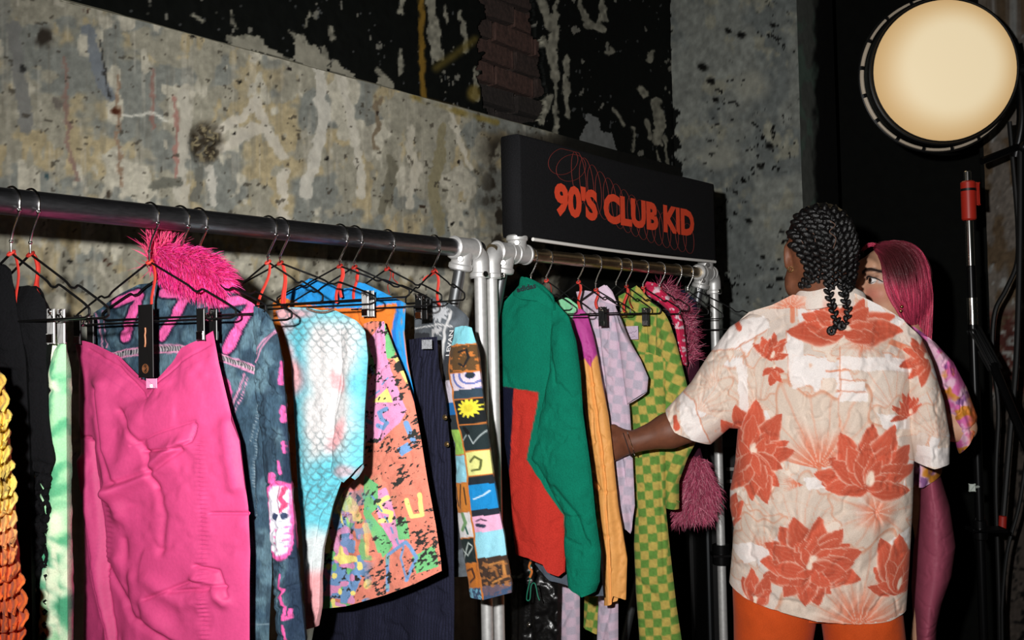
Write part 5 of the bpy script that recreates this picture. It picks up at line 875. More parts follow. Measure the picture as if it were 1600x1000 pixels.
def fan(o, x, y, cx, cy, r, a0, a1, strength=1.0, edge=.1, seed=0, cc=c(226, 118, 86)):
    dx, dy = x - cx, y - cy; rr = np.hypot(dx, dy); a = np.arctan2(dy, dx); am = np.mod(a - a0, 2 * math.pi); span = a1 - a0; lob = r * (1 + .12 * np.sin(am * 7 + seed) + .08 * np.sin(am * 13 + seed * 2)); m_ = (am < span) * np.clip((lob - rr) / 2 + .5, 0, 1)
    t = rr / lob; col = mix(np.ones(x.shape + (3,)) * cc, BEI * [1, .985, .96], ss(.05, .62, t)); vn_ = np.abs(np.sin(am * (9 * math.pi / span) / 2 * 2)); col = mix(col, c(228, 132, 98), .55 * ss(.30, .05, vn_) * (1 - t * .6)); col = mix(col, c(250, 230, 214), .7 * ss(.85, 1, vn_) * (1 - t)); col = mix(col, c(214, 140, 108), .7 * ss(.93, .985, t)); return mix(o, col, m_ * strength)
def shirt_paint(x, y):
    wx = 4 * (fbm(x / 30, y / 30, 3, 2) - .5) * 2; X = x + wx; Y = y + wx * .7; o = base((x, y), CRM)
    n = fbm(x / 55, y / 48, 3, 4); o = mix(o, BEI, ss(.45, .5, n)); cont = np.abs(n - .475); o = mix(o, c(224, 158, 126), .8 * ss(.012, .003, cont)); n2 = fbm(x / 44 + 9, y / 60 + 3, 3, 6); o = mix(o, c(238, 218, 202), ss(.56, .6, n2)); o = mix(o, c(226, 170, 140), .6 * ss(.010, .003, np.abs(n2 - .58)))
    o = mix(o, c(232, 206, 184), .35 * (np.abs(np.mod(x * .35 + y * .8 + 22 * n, 13) - 6) < .7) * ss(.4, .5, n))
    for p in ([(1062, 600), (1100, 560), (1140, 590)], [(1120, 640), (1180, 590), (1150, 520)], [(1440, 600), (1460, 650), (1440, 690)], [(1170, 780), (1250, 770), (1300, 790)]): o = mix(o, c(222, 160, 130), .8 * stroke(X, Y, p, 1.8))
    for p in ([(1400, 560), (1460, 548)], ): o = mix(o, COR, .7 * stroke(X, Y, p, 8))
    for px0, px1, yy in ((1308, 1356, 552), (1308, 1350, 566), (1290, 1356, 584), (1310, 1352, 602), (1308, 1340, 614)): o = mix(o, CRM, stroke(X, Y, [(px0, yy), (px1, yy - 2)], 9)); o = mix(o, c(224, 140, 108), .8 * stroke(X, Y, [(px0, yy - 7), (px1, yy - 9)], 3.5))
    for p, wd in (([(1238, 482), (1239, 502)], 7), ([(1343, 538), (1342, 570)], 7), ([(1368, 534), (1370, 556)], 6), ([(1283, 712), (1282, 744)], 6), ([(1345, 534), (1392, 536), (1424, 548), (1440, 566)], 9), ([(1300, 840), (1302, 860)], 4)): o = mix(o, c(226, 132, 98), .9 * stroke(X, Y, p, wd))
    for q_ in ((1186, 640, 78, 205, 345, 11), (1395, 640, 84, 160, 330, 12), (1100, 640, 60, 200, 380, 13), (1240, 660, 60, 215, 330, 14), (1380, 690, 66, 190, 300, 15), (1250, 830, 90, 190, 330, 16), (1460, 680, 60, 200, 350, 17), (1170, 850, 70, 190, 330, 18), (1120, 600, 50, 150, 300, 19), (1390, 870, 80, 170, 300, 20)): o = fan(o, X, Y, q_[0], q_[1], q_[2], math.radians(q_[3]), math.radians(q_[4]), .8, seed=q_[5], cc=c(224, 190, 170))
    o = fan(o, X, Y, 1281, 722, 120, math.radians(192), math.radians(352), .96, seed=1); o = fan(o, X, Y, 1365, 788, 66, 0, 2 * math.pi - .01, .8, seed=3); o = fan(o, X, Y, 1340, 960, 128, math.radians(190), math.radians(350), .96, seed=2); o = fan(o, X, Y, 1200, 858, 62, math.radians(170), math.radians(300), .95, seed=5); o = fan(o, X, Y, 1180, 950, 90, math.radians(225), math.radians(300), .5, seed=6); o = fan(o, X, Y, 1235, 482, 62, math.radians(178), math.radians(362), .85, seed=7); o = fan(o, X, Y, 1345, 530, 46, math.radians(0), math.radians(180), .8, seed=8); o = fan(o, X, Y, 1255, 745, 50, math.radians(150), math.radians(210), .9, seed=9)
    X = X + 3 * (fbm(x / 7, y / 7, 2, 5) - .5); Y = Y + 3 * (fbm(x / 7, y / 7, 2, 6) - .5)
    for q_ in ([(1154, 560), (1170, 570), (1172, 640), (1160, 650)], [(1062, 606), (1088, 622), (1112, 690), (1086, 686), (1070, 660)], [(1112, 548), (1146, 506), (1196, 494), (1204, 512), (1150, 544)], [(1228, 516), (1256, 518), (1262, 596), (1240, 604), (1232, 570)], [(1258, 736), (1326, 732), (1322, 750), (1262, 752)], [(1428, 690), (1484, 696), (1484, 726), (1428, 722)], [(1366, 640), (1420, 648), (1422, 668), (1376, 664)], [(1370, 846), (1420, 820), (1420, 846), (1388, 866)], [(1310, 556), (1424, 560), (1420, 580), (1312, 576)], [(1143, 848), (1176, 836), (1220, 850), (1166, 868)], [(1180, 640), (1200, 636), (1216, 664), (1196, 668)], [(1172, 748), (1204, 742), (1196, 762)], [(1308, 590), (1352, 596), (1352, 622), (1310, 624)]):
        o = mix(o, c(243, 234, 230), .9 * inpoly(X, Y, q_))
    for p in ([(1310, 590), (1352, 592)], [(1308, 606), (1350, 610)], [(1230, 516), (1236, 600)], [(1312, 540), (1310, 660)], [(1112, 548), (1150, 546), (1200, 514)], [(1064, 606), (1090, 624), (1112, 690)]): o = mix(o, c(216, 138, 108), .75 * stroke(X, Y, p, 2))
    o = flower(o, X, Y, 1318, 520, 78, 44, 9, math.radians(178), math.radians(362), 1, .26); o = flower(o, X, Y, 1180, 718, 50, 92, 8, math.radians(200), math.radians(372), 2, .24); o = flower(o, X, Y, 1178, 705, 40, 70, 5, math.radians(20), math.radians(120), 12, .26); o = flower(o, X, Y, 1352, 752, 76, 92, 9, math.radians(176), math.radians(364), 3, .24); o = flower(o, X, Y, 1268, 868, 78, 68, 10, math.radians(170), math.radians(372), 4, .27); o = flower(o, X, Y, 1262, 872, 56, 50, 6, math.radians(10), math.radians(160), 5, .3); o = flower(o, X, Y, 1402, 915, 38, 84, 6, math.radians(195), math.radians(330), 6, .24); o = flower(o, X, Y, 1210, 560, 28, 42, 5, math.radians(215), math.radians(330), 7, .22); o = flower(o, X, Y, 1212, 575, 18, 28, 3, math.radians(20), math.radians(100), 8, .25); o = flower(o, X, Y, 1418, 645, 30, 34, 6, math.radians(170), math.radians(300), 9, .16); o = flower(o, X, Y, 1148, 815, 18, 45, 4, math.radians(230), math.radians(300), 10, .2); o = flower(o, X, Y, 1184, 930, 26, 52, 4, math.radians(240), math.radians(310), 11, .22); o = flower(o, X, Y, 1440, 560, 36, 40, 5, math.radians(90), math.radians(240), 13, .22)
    for p in ([(1063, 664), (1060, 650)], [(1150, 500), (1158, 514)]): o = mix(o, COR, stroke(X, Y, p, 10))
    return o
def shirtrel(x, y):
    r = .010 * np.exp(-(dist_line(x, y, [(1255, 560), (1262, 700), (1256, 900)]) / 26) ** 2) * ss(530, 640, y) - .006 * np.exp(-(dist_line(x, y, [(1312, 540), (1312, 660)]) / 7) ** 2)
    for p, wd, a in (([(1160, 690), (1190, 760), (1240, 820)], 16, .007), ([(1400, 800), (1380, 830), (1360, 860)], 12, -.007), ([(1150, 830), (1190, 810), (1260, 800)], 12, .006), ([(1420, 560), (1395, 640), (1400, 720)], 14, .005), ([(1180, 520), (1172, 640)], 10, .005), ([(1230, 780), (1300, 830), (1380, 810)], 14, .004)): r = r + a * np.exp(-(dist_line(x, y, p) / wd) ** 2)
    return r
SPL = FM.pl
shirt = panel('shirt', SPL, [(1152, 505), (1172, 488), (1207, 478), (1240, 462), (1290, 470), (1335, 460), (1380, 482), (1410, 500), (1428, 520)], [(1428, 520), (1427, 600), (1426, 665), (1428, 720), (1426, 790), (1421, 880), (1416, 949)], [(1140, 905), (1172, 922), (1220, 934), (1280, 950), (1340, 957), (1388, 956), (1416, 949)], [(1152, 505), (1158, 600), (1154, 660), (1149, 721), (1141, 764), (1141, 790), (1147, 822), (1145, 850), (1140, 905)], CLOTH, man, shirt_paint, .125, folds=.012, fk=5, wr=.005, ws=46, relief=shirtrel, res=1.6, tv=.22, topthin=.48, pw=.42,
    creases=(([(1421, 530), (1425, 600), (1426, 660)], 1.6, .004), ([(1165, 500), (1160, 600)], 1.6, .003)), label='boxy cream shirt with coral lotus print')
SPL2 = Plane(SPL.p0 + SPL.n * .03, SPL.e)
panel('sleeve', SPL2, [(1206, 486), (1196, 560), (1186, 640), (1176, 672)], [(1176, 672), (1140, 669), (1111, 694)], [(1041, 639), (1061, 672), (1085, 684), (1111, 694)], [(1206, 486), (1172, 490), (1140, 511), (1106, 556), (1080, 597), (1041, 639)], CLOTH, man, shirt_paint, .072, folds=.008, fk=4, wr=.006, ws=40, res=1.7, tv=.3, topthin=.75, pw=.5)
panel('sleeve', SPL, [(1382, 496), (1410, 503), (1441, 530)], [(1441, 530), (1456, 564), (1475, 627), (1484, 680), (1483, 722)], [(1427, 719), (1455, 727), (1483, 722)], [(1382, 496), (1398, 560), (1412, 660), (1427, 719)], CLOTH, man, shirt_paint, .075, folds=.008, fk=3, wr=.006, ws=40, res=1.8, tv=.3, topthin=.7, pw=.5)
V = []; prof = [(.066, -.012), (.069, .016), (.072, .030), (.077, .034), (.082, .028), (.088, .008), (.093, -.012), (.094, -.016), (.086, -.010)]; nk = 60; cc_ = Lm(1297, 470, .0)
for i in range(nk):
    t = math.radians(-62) + math.radians(304) * i / (nk - 1); wv = 1 + .03 * math.sin(t * 5)
    for r_, z_ in prof: V.append([cc_[0] + r_ * .92 * wv * math.cos(t + math.pi), cc_[1] - r_ * .86 * math.sin(t) * -1 * -1, cc_[2] + z_ - .030 * (1 - math.sin(t)) * .5 + .004 * math.sin(t * 4)])
V = FM.W(np.array(V)); a, b = to_px(V); kp = len(prof); F = [(i * kp + k, i * kp + k + 1, (i + 1) * kp + k + 1, (i + 1) * kp + k) for i in range(nk - 1) for k in range(kp - 1)]
mesh_obj('shirt_collar', V, F, CLOTH, man, mix(shirt_paint(a, b), c(246, 236, 228), np.full(len(a), .6)))
def mesh_vf(o): return [o.matrix_world @ v.co if False else v.co + Vector(root_off(man)) for v in o.data.vertices], [tuple(q.vertices) for q in o.data.polygons]
av, af = [], []
for o_ in [q for q in bpy.data.objects if q.parent == man and q.name.split('.')[0] in ('body', 'scalp_hair', 'shirt', 'shirt_collar')]:
    v_, f_ = mesh_vf(o_); af += [tuple(i + len(av) for i in f) for f in f_]; av += v_
bv = BVHTree.FromPolygons(av, af)
def braid(pts, w0=.0165, w1=.010, tail=0):
    P = smooth_path(pts, 60); W = []; dflt = 2.2
    for i, (x, y) in enumerate(P):
        p = surf(bv, x, y, .004, 2.27); W.append(p)
    dep = np.array([np.dot(p - CAMP, CF) for p in W]); k = np.ones(9) / 9; dm = np.convolve(np.r_[[dep[0]] * 4, dep, [dep[-1]] * 4], k, 'valid'); dm = np.minimum(dm, dep)
    for i in range(1, 60): dm[i] = min(dm[i], dm[i - 1] + .006)
    W = [CAMP + ray(x, y) * d for (x, y), d in zip(P, dm)]; W = np.array(W); L = np.r_[0, np.cumsum(np.linalg.norm(np.diff(W, axis=0), axis=1))]; n = int(L[-1] / .0076); m = MB(); T = np.stack([np.interp(np.linspace(0, L[-1], n), L, W[:, k]) for k in range(3)], 1)
    for i in range(n):
        d = T[min(i + 1, n - 1)] - T[max(i - 1, 0)]; d /= np.linalg.norm(d) + 1e-9; s_ = np.cross(d, -CF); s_ /= np.linalg.norm(s_) + 1e-9; nn = np.cross(s_, d); sg = 1 if i % 2 else -1; w_ = w0 + (w1 - w0) * i / n; a = d * .75 - s_ * sg * .66; a /= np.linalg.norm(a); b = np.cross(nn, a)
        m.sphere(T[i] + s_ * sg * w_ * .42, (w_ * .95, w_ * .52, w_ * .6), 8, 6, axes=[a, b, nn])
    m.build('braid', HAIR, man); return T[-1], T
for pts in ([(1240, 378), (1249, 386), (1258, 402), (1265, 420), (1261, 436), (1253, 447)], [(1239, 360), (1253, 376), (1267, 398), (1272, 420), (1266, 438), (1256, 448)], [(1246, 344), (1262, 362), (1277, 390), (1283, 415), (1280, 438)], [(1270, 327), (1286, 350), (1301, 384), (1303, 420), (1303, 448)], [(1299, 331), (1313, 352), (1323, 384), (1325, 420), (1325, 458)], [(1312, 339), (1324, 362), (1331, 392), (1331, 425), (1329, 450)], [(1250, 335), (1268, 352), (1284, 378), (1290, 410), (1291, 440)], [(1322, 352), (1331, 376), (1335, 405), (1333, 430)]): braid(pts)
e1, _ = braid([(1257, 331), (1274, 352), (1290, 384), (1294, 420), (1295, 455), (1303, 488), (1308, 503), (1306, 514)], (.0145), .009); e2, _ = braid([(1285, 326), (1302, 350), (1313, 384), (1315, 420), (1317, 455), (1325, 483), (1324, 498), (1318, 508)], .0145, .009)
for e_, (x, y) in ((e1, (1299, 517)), (e2, (1315, 510))):
    p = CAMP + ray(x, y) * (np.dot(e_ - CAMP, CF) - .004); m = MB(); rr = .010; m.tube([p + CR * rr * .62 * math.cos(t) + CU * rr * .62 * math.sin(t) for t in np.linspace(0, 6.283, 16, endpoint=False)], rr * .5, 8, closed=True); m.build('hair_coil', HAIR, man)
SCALP = mat('scalp_skin', (104, 76, 62), .7)
for pts in ([(1247, 355), (1256, 348), (1260, 358), (1272, 366), (1274, 378)], [(1297, 345), (1305, 352), (1296, 362), (1306, 372), (1302, 388)], [(1243, 372), (1252, 376), (1258, 388)]):
    m = MB(); m.tube([surf(bv, x, y, .0125, 2.24) for x, y in smooth_path(pts, 20)], .0008, 6); m.build('hair_parting', SCALP, man)
pe = surf(bv, 1235, 421, .004, 2.28); m = MB(); m.tube([pe + CR * .0055 * math.cos(t) + CU * .0055 * math.sin(t) for t in np.linspace(0, 6.28, 16, endpoint=False)], .0018, 6, closed=True); m.build('earring', mat('gold', (226, 190, 130), .2, metal=1), man)
for k, (cc, r) in enumerate(((CHROME, .0012), (mat('cord_bracelet', (60, 40, 34), .8), .0014))):
    ctr = FM.W(wr_ + dv * (.004 + .010 * k)); d = FM.W(wr_ + dv) - FM.W(wr_); s_ = np.cross(d, Z0); s_ /= np.linalg.norm(s_); u = np.cross(s_, d); m = MB(); m.tube([ctr + s_ * .031 * math.cos(t) + u * .031 * math.sin(t) for t in np.linspace(0, 6.283, 28, endpoint=False)], r, 6, closed=True); m.build('bracelet', cc, man)
ORT = c(204, 78, 26); ot = lambda x, y: base((x, y), ORT, .05, 20)
panel('trousers', SPL, [(1143, 880), (1200, 890), (1286, 905)], [(1286, 905), (1284, 940), (1277, 966), (1271, 1000), (1262, 1200), (1262, 1462)], [(1140, 1462), (1262, 1462)], [(1143, 880), (1146, 960), (1148, 1100), (1140, 1462)], CLOTH, man, ot, .10, folds=.008, fk=3, wr=.002, res=3, topthin=.8, pw=.5, label='wide orange trouser leg')
panel('trousers', SPL, [(1272, 905), (1350, 915), (1400, 900)], [(1400, 900), (1412, 965), (1417, 1010), (1420, 1200), (1414, 1462)], [(1294, 1462), (1414, 1462)], [(1272, 905), (1276, 945), (1283, 972), (1287, 1000), (1294, 1200), (1294, 1462)], CLOTH, man, ot, .10, folds=.008, fk=3, wr=.002, res=3, topthin=.8, pw=.5, label='wide orange trouser leg')
panel('trousers', SPL, [(1200, 850), (1280, 850), (1360, 850)], [(1360, 850), (1350, 962)], [(1215, 960), (1280, 963), (1350, 962)], [(1200, 850), (1215, 960)], CLOTH, man, ot, .06, folds=.002, wr=.001, res=4, topthin=.9, pw=.35, label='seat of the orange trousers')
# --- woman with pink hair
FW = Frame(1400, 2.62); Lw = FW.L
wom = thing('person', 'person with pink hair and tie-dye top looking out from behind the flower shirt', 'person', FW.o)
Bw = Body((-.32, -.24, -.01), (.34, .24, 1.76), .0046)
hc2 = Lw(1393, 446, 0); psi = math.radians(56); tl = math.radians(6)
hy_ = np.array([-math.sin(psi), -math.cos(psi), 0.02]); hy_ /= np.linalg.norm(hy_); hx_ = np.array([math.cos(psi), -math.sin(psi), 0]); hz_ = np.cross(hx_, hy_); hz_ = hz_ if hz_[2] > 0 else -hz_
hx_, hz_ = hx_ * math.cos(tl) - hz_ * math.sin(tl), hz_ * math.cos(tl) + hx_ * math.sin(tl)
HR2 = np.array([hx_, hy_, hz_]); G = lambda x, y, z: hc2 + hx_ * x + hy_ * y + hz_ * z
Bw.ell(G(0, -.010, .030), (.070, .088, .080), .02, HR2); Bw.ell(G(0, .022, -.010), (.059, .068, .090), .03, HR2); Bw.ell(G(0, .062, -.088), (.022, .022, .020), .035, HR2); Bw.cap(G(0, .088, .022), G(0, .108, -.024), .0075, .0115, .010); Bw.ell(G(0, .078, .045), (.045, .014, .022), .025, HR2)
for s_ in (-1, 1):
    Bw.ell(G(s_ * .036, .054, -.022), (.028, .026, .024), .02, HR2); Bw.ell(G(s_ * .045, .02, -.065), (.022, .04, .032), .03, HR2); Bw.ell(G(s_ * .012, .098, -.024), (.009, .010, .008), .006, HR2); Bw.ell(G(s_ * .031, .092, .014), (.019, .013, .010), .010, HR2, True); Bw.ell(G(s_ * .071, -.006, -.005), (.008, .016, .030), .006, HR2)
    Bw.ell(G(s_ * .031, .078, .024), (.018, .010, .005), .006, HR2)
Bw.ell(G(0, .088, -.050), (.022, .011, .007), .008, HR2); Bw.ell(G(0, .086, -.062), (.019, .012, .008), .006, HR2)
nb2 = Lw(1416, 528, .0); s2 = Lw(1440, 585, 0); wst = np.array([Lw(1440, 740)[0], .02, Lw(1440, 740)[2]])
Bw.cap(G(0, -.02, -.06), nb2, .043, .038, .025); Bw.cap(nb2, s2 - [.02, 0, 0], .036, .045, .03); Bw.ell((s2 + wst) / 2 + [-.01, .03, .04], (.055, .11, .17), .04); Bw.ell(wst + [-.005, 0, -.02], (.030, .08, .12), .04); Bw.ell(Lw(1454, 845), (.038, .10, .12), .03)
sh = Lw(1462, 590, -.10); el2 = Lw(1502, 668, -.13); wr3 = el2 + np.array([-.20, .02, -.02]); Bw.cap(sh, el2, .034, .03, .03); Bw.cap(el2, wr3, .033, .022, .02); fingers(Bw, wr3, (-1, .1, .1), (0, .2, 1), (0, 1, 0), ln=.9)
sh3 = Lw(1450, 575, .14); el3 = sh3 + np.array([-.02, .03, -.27]); wr4 = el3 + np.array([-.2, -.06, .02]); Bw.cap(sh3, el3, .042, .033, .03); Bw.cap(el3, wr4, .033, .022, .02); fingers(Bw, wr4, (-1, 0, .1), (0, -.2, 1), (0, -1, 0), ln=.9)
for bb in (-.08, .08):
    kn = np.array([Lw(1440, 1000)[0] - .025, bb, .47]); an = np.array([Lw(1440, 1000)[0] - .01, bb, .085]); Bw.cap(Lw(1450, 880, bb * .7), kn, .024, .024, .02); Bw.cap(kn, an, .026, .022, .03); Bw.cap(an + [.03, 0, -.045], an + [-.10, 0, -.06], .03, .023, .02); Bw.cap(an + [-.10, 0, -.06], an + [-.15, 0, -.062], .023, .018, .02)
V, F = Bw.mesh(); VW = FW.W(V); px, py = to_px(VW); q = V - hc2; fx, fy, fz = q @ hx_, q @ hy_, q @ hz_; front = (fy > .0) & (fz > -.13)
Cw = base((px, py), c(206, 156, 126), .05, 8); fm = front.astype(float)
Cw = mix(Cw, c(214, 112, 100), .55 * fm * np.exp(-((fx - .042) / .026) ** 2 - ((fz + .022) / .022) ** 2)); Cw = mix(Cw, c(214, 112, 100), .55 * fm * np.exp(-((fx + .042) / .026) ** 2 - ((fz + .022) / .022) ** 2)); Cw = mix(Cw, c(176, 62, 70), fm * (np.hypot(fx / .021, (fz + .056) / .014) < 1) * (fy > .07))
for s_ in (-1, 1): Cw = mix(Cw, c(52, 34, 30), .9 * fm * (1 - ss(.002, .0062, dist_line(fx, fz, [(s_ * .014, .033), (s_ * .026, .040), (s_ * .040, .042), (s_ * .053, .034)])))); Cw = mix(Cw, c(96, 72, 68), .8 * fm * np.exp(-((fx - s_ * .032) / .015) ** 2 - ((fz - .022) / .007) ** 2)); Cw = mix(Cw, c(206, 210, 216), .8 * fm * np.exp(-((fx - s_ * .050) / .008) ** 2 - ((fz - .010) / .0035) ** 2))
mesh_obj('body', VW, F, SKIN, wom, Cw); bw = BVHTree.FromPolygons([Vector(v) for v in VW], [tuple(int(i) for i in f) for f in F])
AX = [hx_[0] * FW.r + hx_[1] * FW.f + hx_[2] * Z0, hy_[0] * FW.r + hy_[1] * FW.f + hy_[2] * Z0, hz_[0] * FW.r + hz_[1] * FW.f + hz_[2] * Z0]
for s_ in (-1, 1):
    ec = FW.W(G(s_ * .031, .0745, .0135)); m = MB(); m.sphere(ec, .0118, 24, 16, axes=[AX[0], -AX[2], AX[1]]); Ve = np.concatenate(m.V); gz = AX[1] * .9 - AX[0] * .12 + np.array([-.42, -.42, 0]) * .25; gz /= np.linalg.norm(gz); dd = (Ve - ec) @ gz / .0118
    ce = np.ones((len(Ve), 3)) * c(236, 230, 226); ce[dd > .74] = c(58, 36, 24); ce[dd > .93] = c(10, 8, 8); mesh_obj('eye', Ve, m.F, mat('eye_wet', rough=.08, attr=True, spec=.6), wom, ce)
    for nm, pts, r, col in (('eyebrow', [(.014, .034), (.026, .041), (.040, .042), (.052, .034)], .0058, (44, 28, 24)), ('eyelashes', [(.017, .014), (.024, .021), (.032, .0235), (.041, .020), (.054, .010)], .0034, (14, 10, 12)), ('lower_lashes', [(.019, .010), (.027, .0055), (.036, .0060), (.044, .0105)], .0012, (40, 26, 24))):
        W = []
        for a, z in smooth_path(pts, 14):
            o_ = FW.W(G(s_ * a, .20, z)); h = bw.ray_cast(Vector(o_), Vector(-AX[1])); pz = np.array(h[0]) if h[0] is not None else FW.W(G(s_ * a, .085, z)); er_ = np.dot(pz - ec, AX[1])
            rad2 = .0124 ** 2 - np.dot(pz - ec, AX[0]) ** 2 - np.dot(pz - ec, AX[2]) ** 2
            if rad2 > 0 and math.sqrt(rad2) > er_: pz = pz + AX[1] * (math.sqrt(rad2) - er_)
            W.append(pz + AX[1] * .0006)
        m = MB(); m.tube(W, r * np.sin(np.linspace(.35, math.pi - .25, 14)) ** .6, 8, flat=.6); m.build(nm, mat('dark_hair_' + nm, col, .6), wom)
# hair
guides = [[(1366, 389), (1378, 405), (1384, 432), (1394, 462), (1408, 490), (1419, 510)], [(1368, 384), (1390, 398), (1404, 430), (1412, 466), (1420, 494), (1426, 514)], [(1371, 381), (1402, 388), (1422, 418), (1429, 460), (1431, 498), (1432, 530)], [(1376, 379), (1412, 379), (1438, 402), (1449, 448), (1448, 500), (1444, 540)], [(1380, 378), (1422, 382), (1446, 410), (1453, 462), (1452, 510), (1450, 556)]]
GA = np.array([smooth_path(g_, 26) for g_ in guides]); rg = np.random.default_rng(11)
def hb(x, y, lift):
    u = (x - 1400) / 57; v = (y - 446) / 74; r2 = np.minimum(u * u + v * v, .985); return -np.sqrt(1 - r2) * (.088 + lift)
def locks(name, n, lo, hi, tw, colf, lift0):
    Vs, Fs, Cs = [], [], []; n0 = 0
    for i in range(n):
        g_ = lo + (hi - lo) * (i + rg.random()) / n; k = min(int(g_), len(guides) - 2); f = g_ - k; P = GA[k] * (1 - f) + GA[k + 1] * f; P = P + np.cumsum(rg.normal(size=P.shape) * .55, 0) + (np.sin(np.linspace(0, 9, 26) + i * .35) * np.linspace(0, 2.2, 26))[:, None] * [1, .2]; lift = lift0 + rg.random() * .008
        W = np.array([FW.W(FW.L(x, y, hb(x, y, lift) + .002 * math.sin(j * .5 + i))) for j, (x, y) in enumerate(P)]); m = MB(); m.tube(W, tw * (0.5 + .5 * rg.random()) * np.sin(np.linspace(.5, math.pi - .25, 26)) ** .5, 7, flat=.55); V = np.concatenate(m.V); cc = np.repeat(colf(P[:, 0], P[:, 1], rg.random()), 7, 0)
        Vs.append(V); Fs += [tuple(a + n0 for a in q_) for q_ in m.F]; n0 += len(V); Cs.append(cc)
    return mesh_obj(name, np.concatenate(Vs), Fs, mat('dyed_hair', rough=.45, attr=True, spec=.4, bump=.4, scale=300, var=.2), wom, np.concatenate(Cs), kind='stuff')
def hcol(x, y, r):
    o = np.ones((len(x), 3)) * (c(206, 68, 100) * (.75 + .4 * r)); dk = ell(x, y, 1404, 408, 36, 30, 45, .5); return mix(o, c(66, 26, 28), .9 * dk)
q = MB(); q.sphere(FW.W(G(0, -.014, .022)), (.077, .092, .092), 36, 26, axes=AX); Vs = np.concatenate(q.V); lc = np.array([FW.loc(v) for v in Vs]) - hc2; a_, b_, z_ = lc @ hx_, lc @ hy_, lc @ hz_; keep = (z_ > .075 - .0 + .45 * (b_ - .06)) | (b_ < -.012)
mesh_obj('hair_underlayer', Vs, [f for f in q.F if all(keep[i] for i in f)], mat('dark_pink_hair', (110, 30, 50), .6, bump=.5, scale=200, var=.3), wom)
locks('hair', 46, 0, 3.99, .0062, hcol, .006); locks('hair', 60, 0, 3.99, .0022, hcol, .014)
guides = [[(1368, 383), (1356, 387), (1348, 395), (1343, 404), (1340, 412)], [(1372, 380), (1358, 381), (1348, 388), (1341, 398), (1338, 410)]]; GA = np.array([smooth_path(g_, 26) for g_ in guides]); locks('hair', 8, 0, .99, .004, lambda x, y, r: mix(np.ones((len(x), 3)) * c(190, 56, 88), c(50, 24, 24), ss(388, 396, y)), .002)
for dx, dy in ((0, 0), (-1.5, 7)): p = FW.W(FW.L(1409 + dx, 479 + dy, hb(1409, 479, .030))); m = MB(); m.sphere(p, .0042, 10, 8); m.build('earring', mat('gold', (226, 190, 130), .2, metal=1), wom)
# tie dye top and leggings
def dye(x, y):
    n = fbm(x / 22 + y / 60, y / 26, 4, 1); o = mix(base((x, y), c(226, 110, 176)), c(240, 190, 214), ss(.45, .58, n)); o = mix(o, c(214, 140, 50), ss(.54, .64, fbm(x / 26, y / 20 + 4, 3, 3))); o = mix(o, c(120, 70, 130), .8 * ss(.60, .72, fbm(x / 14 + 7, y / 22, 3, 5))); return mix(o, c(216, 110, 60), ss(1508, 1524, x + 6 * vn(x / 6, y / 6, 2)))
WP = FW.pl
panel('top_body', Plane(WP.p0, WP.e), [(1404, 526), (1426, 510), (1450, 526)], [(1450, 526), (1474, 570), (1480, 640), (1472, 735)], [(1398, 748), (1440, 749), (1472, 735)], [(1404, 526), (1398, 600), (1398, 748)], NYLON, wom, dye, .16, folds=.006, wr=.006, ws=24, topthin=.35, tv=.3, label='shiny tie-dye cropped top')
panel('sleeve', Plane(WP.p0 - FW.f * .10, WP.e), [(1434, 522), (1450, 527), (1464, 538)], [(1464, 538), (1490, 566), (1511, 606), (1527, 650), (1526, 664)], [(1498, 708), (1512, 690), (1526, 664)], [(1434, 522), (1456, 590), (1476, 650), (1498, 708)], NYLON, wom, dye, .07, folds=.012, fk=4, wr=.008, ws=24, topthin=.6, label='puffed shiny tie-dye sleeve')
panel('leggings', WP, [(1434, 738), (1450, 742), (1468, 738)], [(1468, 738), (1484, 790), (1493, 850), (1487, 895), (1472, 935), (1464, 970), (1462, 1010), (1462, 1180), (1452, 1330), (1446, 1440)], [(1416, 1440), (1446, 1440)], [(1434, 738), (1434, 790), (1427, 860), (1424, 915), (1428, 1000), (1424, 1180), (1414, 1330), (1416, 1440)], NYLON, wom, lambda x, y: base((x, y), c(162, 76, 98), .04, 20), .14, folds=.003, wr=.002, ws=20, topthin=.9, label='mauve pink leggings', creases=(([(1470, 828), (1490, 824)], 1.6, .004), ([(1436, 964), (1464, 958)], 1.6, .004), ([(1434, 976), (1462, 972)], 1.6, .004)))
# ------------------------------------------------------------------ studio lamp and stands at the right
LD = 3.2; LC = at_depth(1480, 108, LD); LN = -(F0 * .985 + R0 * .05 + Z0 * .06); LN /= np.linalg.norm(LN); LX = np.cross(Z0, LN); LX /= np.linalg.norm(LX); LY = np.cross(LN, LX); R = 110 / FPX * LD
lamp = thing('studio_lamp', 'round glowing studio lamp with pale domed diffuser at the top right corner', 'lamp', LC - Z0 * R)
m = MB(); V = []; nr_, na = 22, 72
for i in range(nr_ + 1):
    t = i / nr_ * math.pi / 2
    for k in range(na): a = 2 * math.pi * k / na; V.append(LC + (LX * math.cos(a) + LY * math.sin(a)) * R * math.sin(t) + LN * .075 * (math.cos(t) - .3))
F = [(i * na + k, i * na + (k + 1) % na, (i + 1) * na + (k + 1) % na, (i + 1) * na + k) for i in range(nr_) for k in range(na)]
dm = bpy.data.materials.new('glowing_diffuser'); dm.use_nodes = True; nt = dm.node_tree; b = nt.nodes['Principled BSDF']; b.inputs['Base Color'].default_value = lrgb((120, 105, 80)); b.inputs['Roughness'].default_value = .6
at = nt.nodes.new('ShaderNodeAttribute'); at.attribute_name = 'Col'; nt.links.new(at.outputs['Color'], b.inputs['Emission Color']); b.inputs['Emission Strength'].default_value = .80
